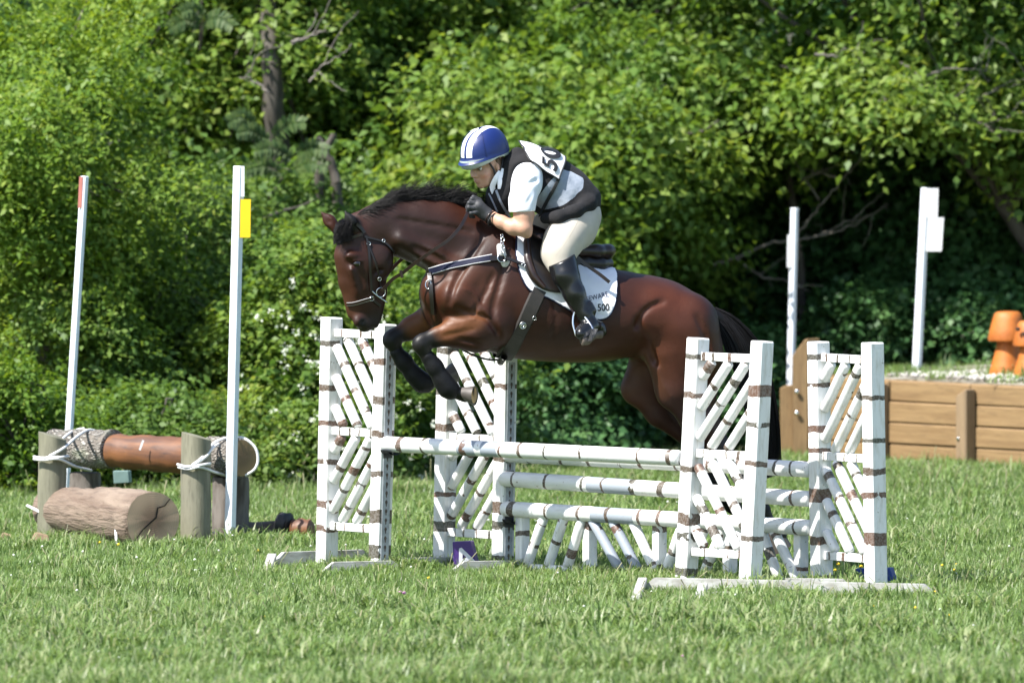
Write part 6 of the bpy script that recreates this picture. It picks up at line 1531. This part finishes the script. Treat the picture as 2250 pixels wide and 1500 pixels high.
f.ell(P(1086, 388, .07), (.05, .06, .05), .01, mode='cut')
f.chain  # folds
for a_, b_ in (((1200, 392), (1190, 440)), ((1250, 385), (1228, 450)), ((1285, 400), (1258, 455)), ((1225, 372), (1212, 400))): f.cap(P(*a_, .225), .012, P(*b_, .235), .012, .03, mode='cut')
V, F = f.surface(2); vest_f = f
Vp = hw(V)-CAMP; PX = 1125+FPX*(Vp@RT)/(Vp@FW); PY = 750-FPX*(Vp@UPV)/(Vp@FW)
def inpoly(x, y, poly):
    r = np.zeros(len(x), bool); n = len(poly)
    for i in range(n):
        (x1, y1), (x2, y2) = poly[i], poly[(i+1) % n]; c_ = ((y1 > y) != (y2 > y)) & (x < (x2-x1)*(y-y1)/(y2-y1+1e-9)+x1); r ^= c_
    return r
# the grey side panel, the same pattern on both sides
ref = V.copy(); ref[:, 1] = .2; Vq = hw(ref)-CAMP; QX = 1125+FPX*(Vq@RT)/(Vq@FW); QY = 750-FPX*(Vq@UPV)/(Vq@FW)
panel = inpoly(QX, QY, [(1183, 440), (1200, 410), (1214, 392), (1236, 372), (1262, 378), (1288, 392), (1282, 412), (1262, 432), (1236, 452), (1205, 462), (1176, 462)]) & (np.abs(V[:, 1]) > .10)
pv = panel.astype(float); E_ = np.vstack([F[:, [0, 1]], F[:, [1, 2]], F[:, [2, 3]], F[:, [3, 0]]]); dg = np.bincount(E_.ravel(), minlength=len(V))
for _ in range(6): pv = .5*pv+.5*(np.bincount(E_[:, 0], pv[E_[:, 1]], len(V))+np.bincount(E_[:, 1], pv[E_[:, 0]], len(V)))/np.maximum(dg, 1)
b = NB('black fleece and grey satin'); a = b.n('ShaderNodeAttribute', attribute_name='rnd').outputs['Fac']; mk = b.math('GREATER_THAN', a, .5); o_ = b.obj()
b.col(b.mix(mk, (.0065, .006, .0075), b.mix(b.smooth(b.noise(o_, 9, 3), .3, .7), (.20, .23, .28), (.34, .37, .42)))); b.l(b.math('SUBTRACT', .92, b.math('MULTIPLY', mk, .5)), b.b.inputs['Roughness']); b.bump(b.noise(o_, 22, 4), .35, .02)
link('vest', mesh_np('vest', hw(V)-RO, F, attr=pv), b.m, rider)
strap('side_strap', [(1228, 392), (1222, 405), (1214, 420), (1196, 452), (1186, 474)], .020, .006, M_black, rider, .004, fld=vest_f)
strap('front_strap', [(1090, 418), (1098, 440), (1110, 462), (1122, 480)], .014, .004, M_grey, rider, .004, fld=vest_f)
strap('front_strap', [(1074, 425), (1084, 445), (1092, 465)], .010, .004, M_grey, rider, .004, fld=vest_f)
# number bib across the back
def bibpt(u, v):
    """u along the spine from neck to waist, v from the spine to the near edge"""
    top = np.array([1140, 309])*(1-u)+np.array([1232, 350])*u; top = top+np.array([4, -7])*math.sin(pi*u); low = np.array([1165, 352])*(1-u)+np.array([1228, 396])*u
    q = top*(1-v)+low*v; return P(q[0], q[1], -.03+.23*math.sin(v*pi/2*.95)+(.01 if u > .1 else .0))
nu_, nv_ = 30, 20; G3 = np.array([[bibpt(u, v) for u in np.linspace(0, 1, nu_)] for v in np.linspace(0, 1, nv_)])
G3 = G3+(.004*np.sin(np.linspace(0, 9, nu_)))[None, :, None]*np.array([0, 1, .5])
def lift(Q, off):
    for _ in range(5):
        d_ = vest_f.sample(Q); Q = Q+vest_f.grad(Q)*np.clip(off-d_, 0, .03)[:, None]
    return Q
G3 = lift(G3.reshape(-1, 3), .014).reshape(nv_, nu_, 3)
for _ in range(2): G3[1:-1, 1:-1] = G3[1:-1, 1:-1]*.5+(G3[:-2, 1:-1]+G3[2:, 1:-1]+G3[1:-1, :-2]+G3[1:-1, 2:])*.125
i = np.arange(nv_-1)[:, None]*nu_; j = np.arange(nu_-1)[None, :]; Fb = np.stack([i+j, i+nu_+j, i+nu_+j+1, i+j+1], -1).reshape(-1, 4)
bib = empty('number_bib', Vector((0, 0, 0))); bib.parent = rider; bib.location = Vector(hw(P(1190, 350, .1))[0]-RO); bw = RO+np.array(bib.location)
o = link('bib_panel', mesh_np('bib_panel', hw(G3.reshape(-1, 3))-bw, Fb), M_white, bib); mo = o.modifiers.new('thick', 'SOLIDIFY'); mo.thickness = .006
ed = np.vstack([G3[-1], G3[::-1, -1]]); V_, F_ = tube_np(ed, .004, 5); link('bib_edge', mesh_np('bib_edge', hw(V_)-bw, F_), M_black, bib)
ed = np.vstack([G3[::-1, 0], ]); V_, F_ = tube_np(ed, .004, 5); link('bib_edge', mesh_np('bib_edge', hw(V_)-bw, F_), M_black, bib)
me = text_mesh('bib_number', '500', 1.0, M_blackink, 0, .02); bm = bmesh.new(); bm.from_mesh(me); dice(bm, .08); bmesh.ops.triangulate(bm, faces=bm.faces[:]); bm.to_mesh(me); bm.free(); n = len(me.vertices); co = np.zeros(n*3); me.vertices.foreach_get('co', co); co = co.reshape(-1, 3)
ext = np.abs(co[:, 0]).max(); Lb = []
for x_, y_, _ in co:
    v = .36-x_/ext*.50; u = .66-y_*.62; v = min(max(v, 0.0), .98); a = bibpt(min(max(u, 0), 1), v); Lb.append(a)
Lb = np.array(Lb); e1 = np.array([bibpt(.5, v) for v in (.4, .6)]); nn_ = unit(np.cross(bibpt(.7, .5)-bibpt(.3, .5), bibpt(.5, .7)-bibpt(.5, .3))); nn_ = nn_ if nn_[1] > 0 else -nn_
me.vertices.foreach_set('co', (hw(lift(Lb, .019)+nn_*.004)-bw).astype(np.float32).ravel()); link('bib_number', me, None, bib)
# gloves: palm, thumb and four fingers closed round the rein
def glove(s, T):
    g = Field(np.array(T(P(1050, 460, .12)))-.11, np.array(T(P(1050, 460, .12)))+.11, .0032)
    def c(a, ra, b, rb, k=.006): g.cap(T(P(*a)), ra, T(P(*b)), rb, k)
    c((1082, 479, .155), .034, (1070, 470, .135), .034); c((1070, 470, .135), .033, (1052, 453, .135), .034, .01); c((1066, 474, .13), .03, (1052, 464, .125), .03, .01)
    kn = [((1047, 441, .125), (1037, 437, .130), (1031, 447, .118), (1038, 453, .098)), ((1041, 447, .138), (1031, 446, .140), (1027, 456, .125), (1035, 461, .104)),
          ((1040, 457, .146), (1030, 456, .146), (1028, 465, .130), (1036, 469, .108)), ((1044, 467, .148), (1035, 468, .146), (1034, 475, .132), (1041, 477, .112))]
    for i_, (a, b, d, e_) in enumerate(kn):
        r_ = (.0125, .013, .0125, .0110)[i_]; c((1060, 462, .135), .016, a, r_*1.1); c(a, r_*1.08, b, r_, .003); c(b, r_, d, r_*.95, .003); c(d, r_*.95, e_, r_*.85, .003)
    c((1064, 458, .11), .018, (1053, 440, .10), .0145); c((1053, 440, .10), .0145, (1040, 433, .105), .0125, .003)
    V, F = g.surface(1); o = link('glove', mesh_np('glove', hw(V)-RO, F), M_glove, rider); return g
gf = glove(1, lambda q: q)
glove(-1, lambda q: q*np.array([1, -1, 1])+np.array([.01, .06, .02]))
for (cx_, cy_, r_, mt) in ((1078, 478, .037, M_brown), (1083, 483, .039, M_black)):
    ax = unit(P(1100, 488, .2)-P(1066, 466, .125)); c_ = P(cx_, cy_, .155 if cx_ < 1080 else .165); u_ = unit(np.cross(ax, [0, 1, 0])); v_ = np.cross(ax, u_); a = np.linspace(0, 2*pi, 21)
    V_, F_ = tube_np(c_+np.outer(np.cos(a), u_)*r_+np.outer(np.sin(a), v_)*r_, .0045, 6); link('wrist_band', mesh_np('wrist_band', hw(V_)-RO, F_), mt, rider)
# riding crop and stirrup bar strap behind the leg
cw = empty('riding_crop', Vector(hw(P(1300, 590, .26))[0]), 'short brown riding crop sticking out behind the rider\'s leg', 'riding crop')
flatstrap('shaft', [P(1258, 556, .27), P(1290, 583, .285), P(1318, 603, .295), P(1339, 620, .30)], .018, .010, M_brown, cw)
flatstrap('keeper', [P(1262, 566, .275), P(1276, 578, .282)], .03, .016, M_leather, cw)
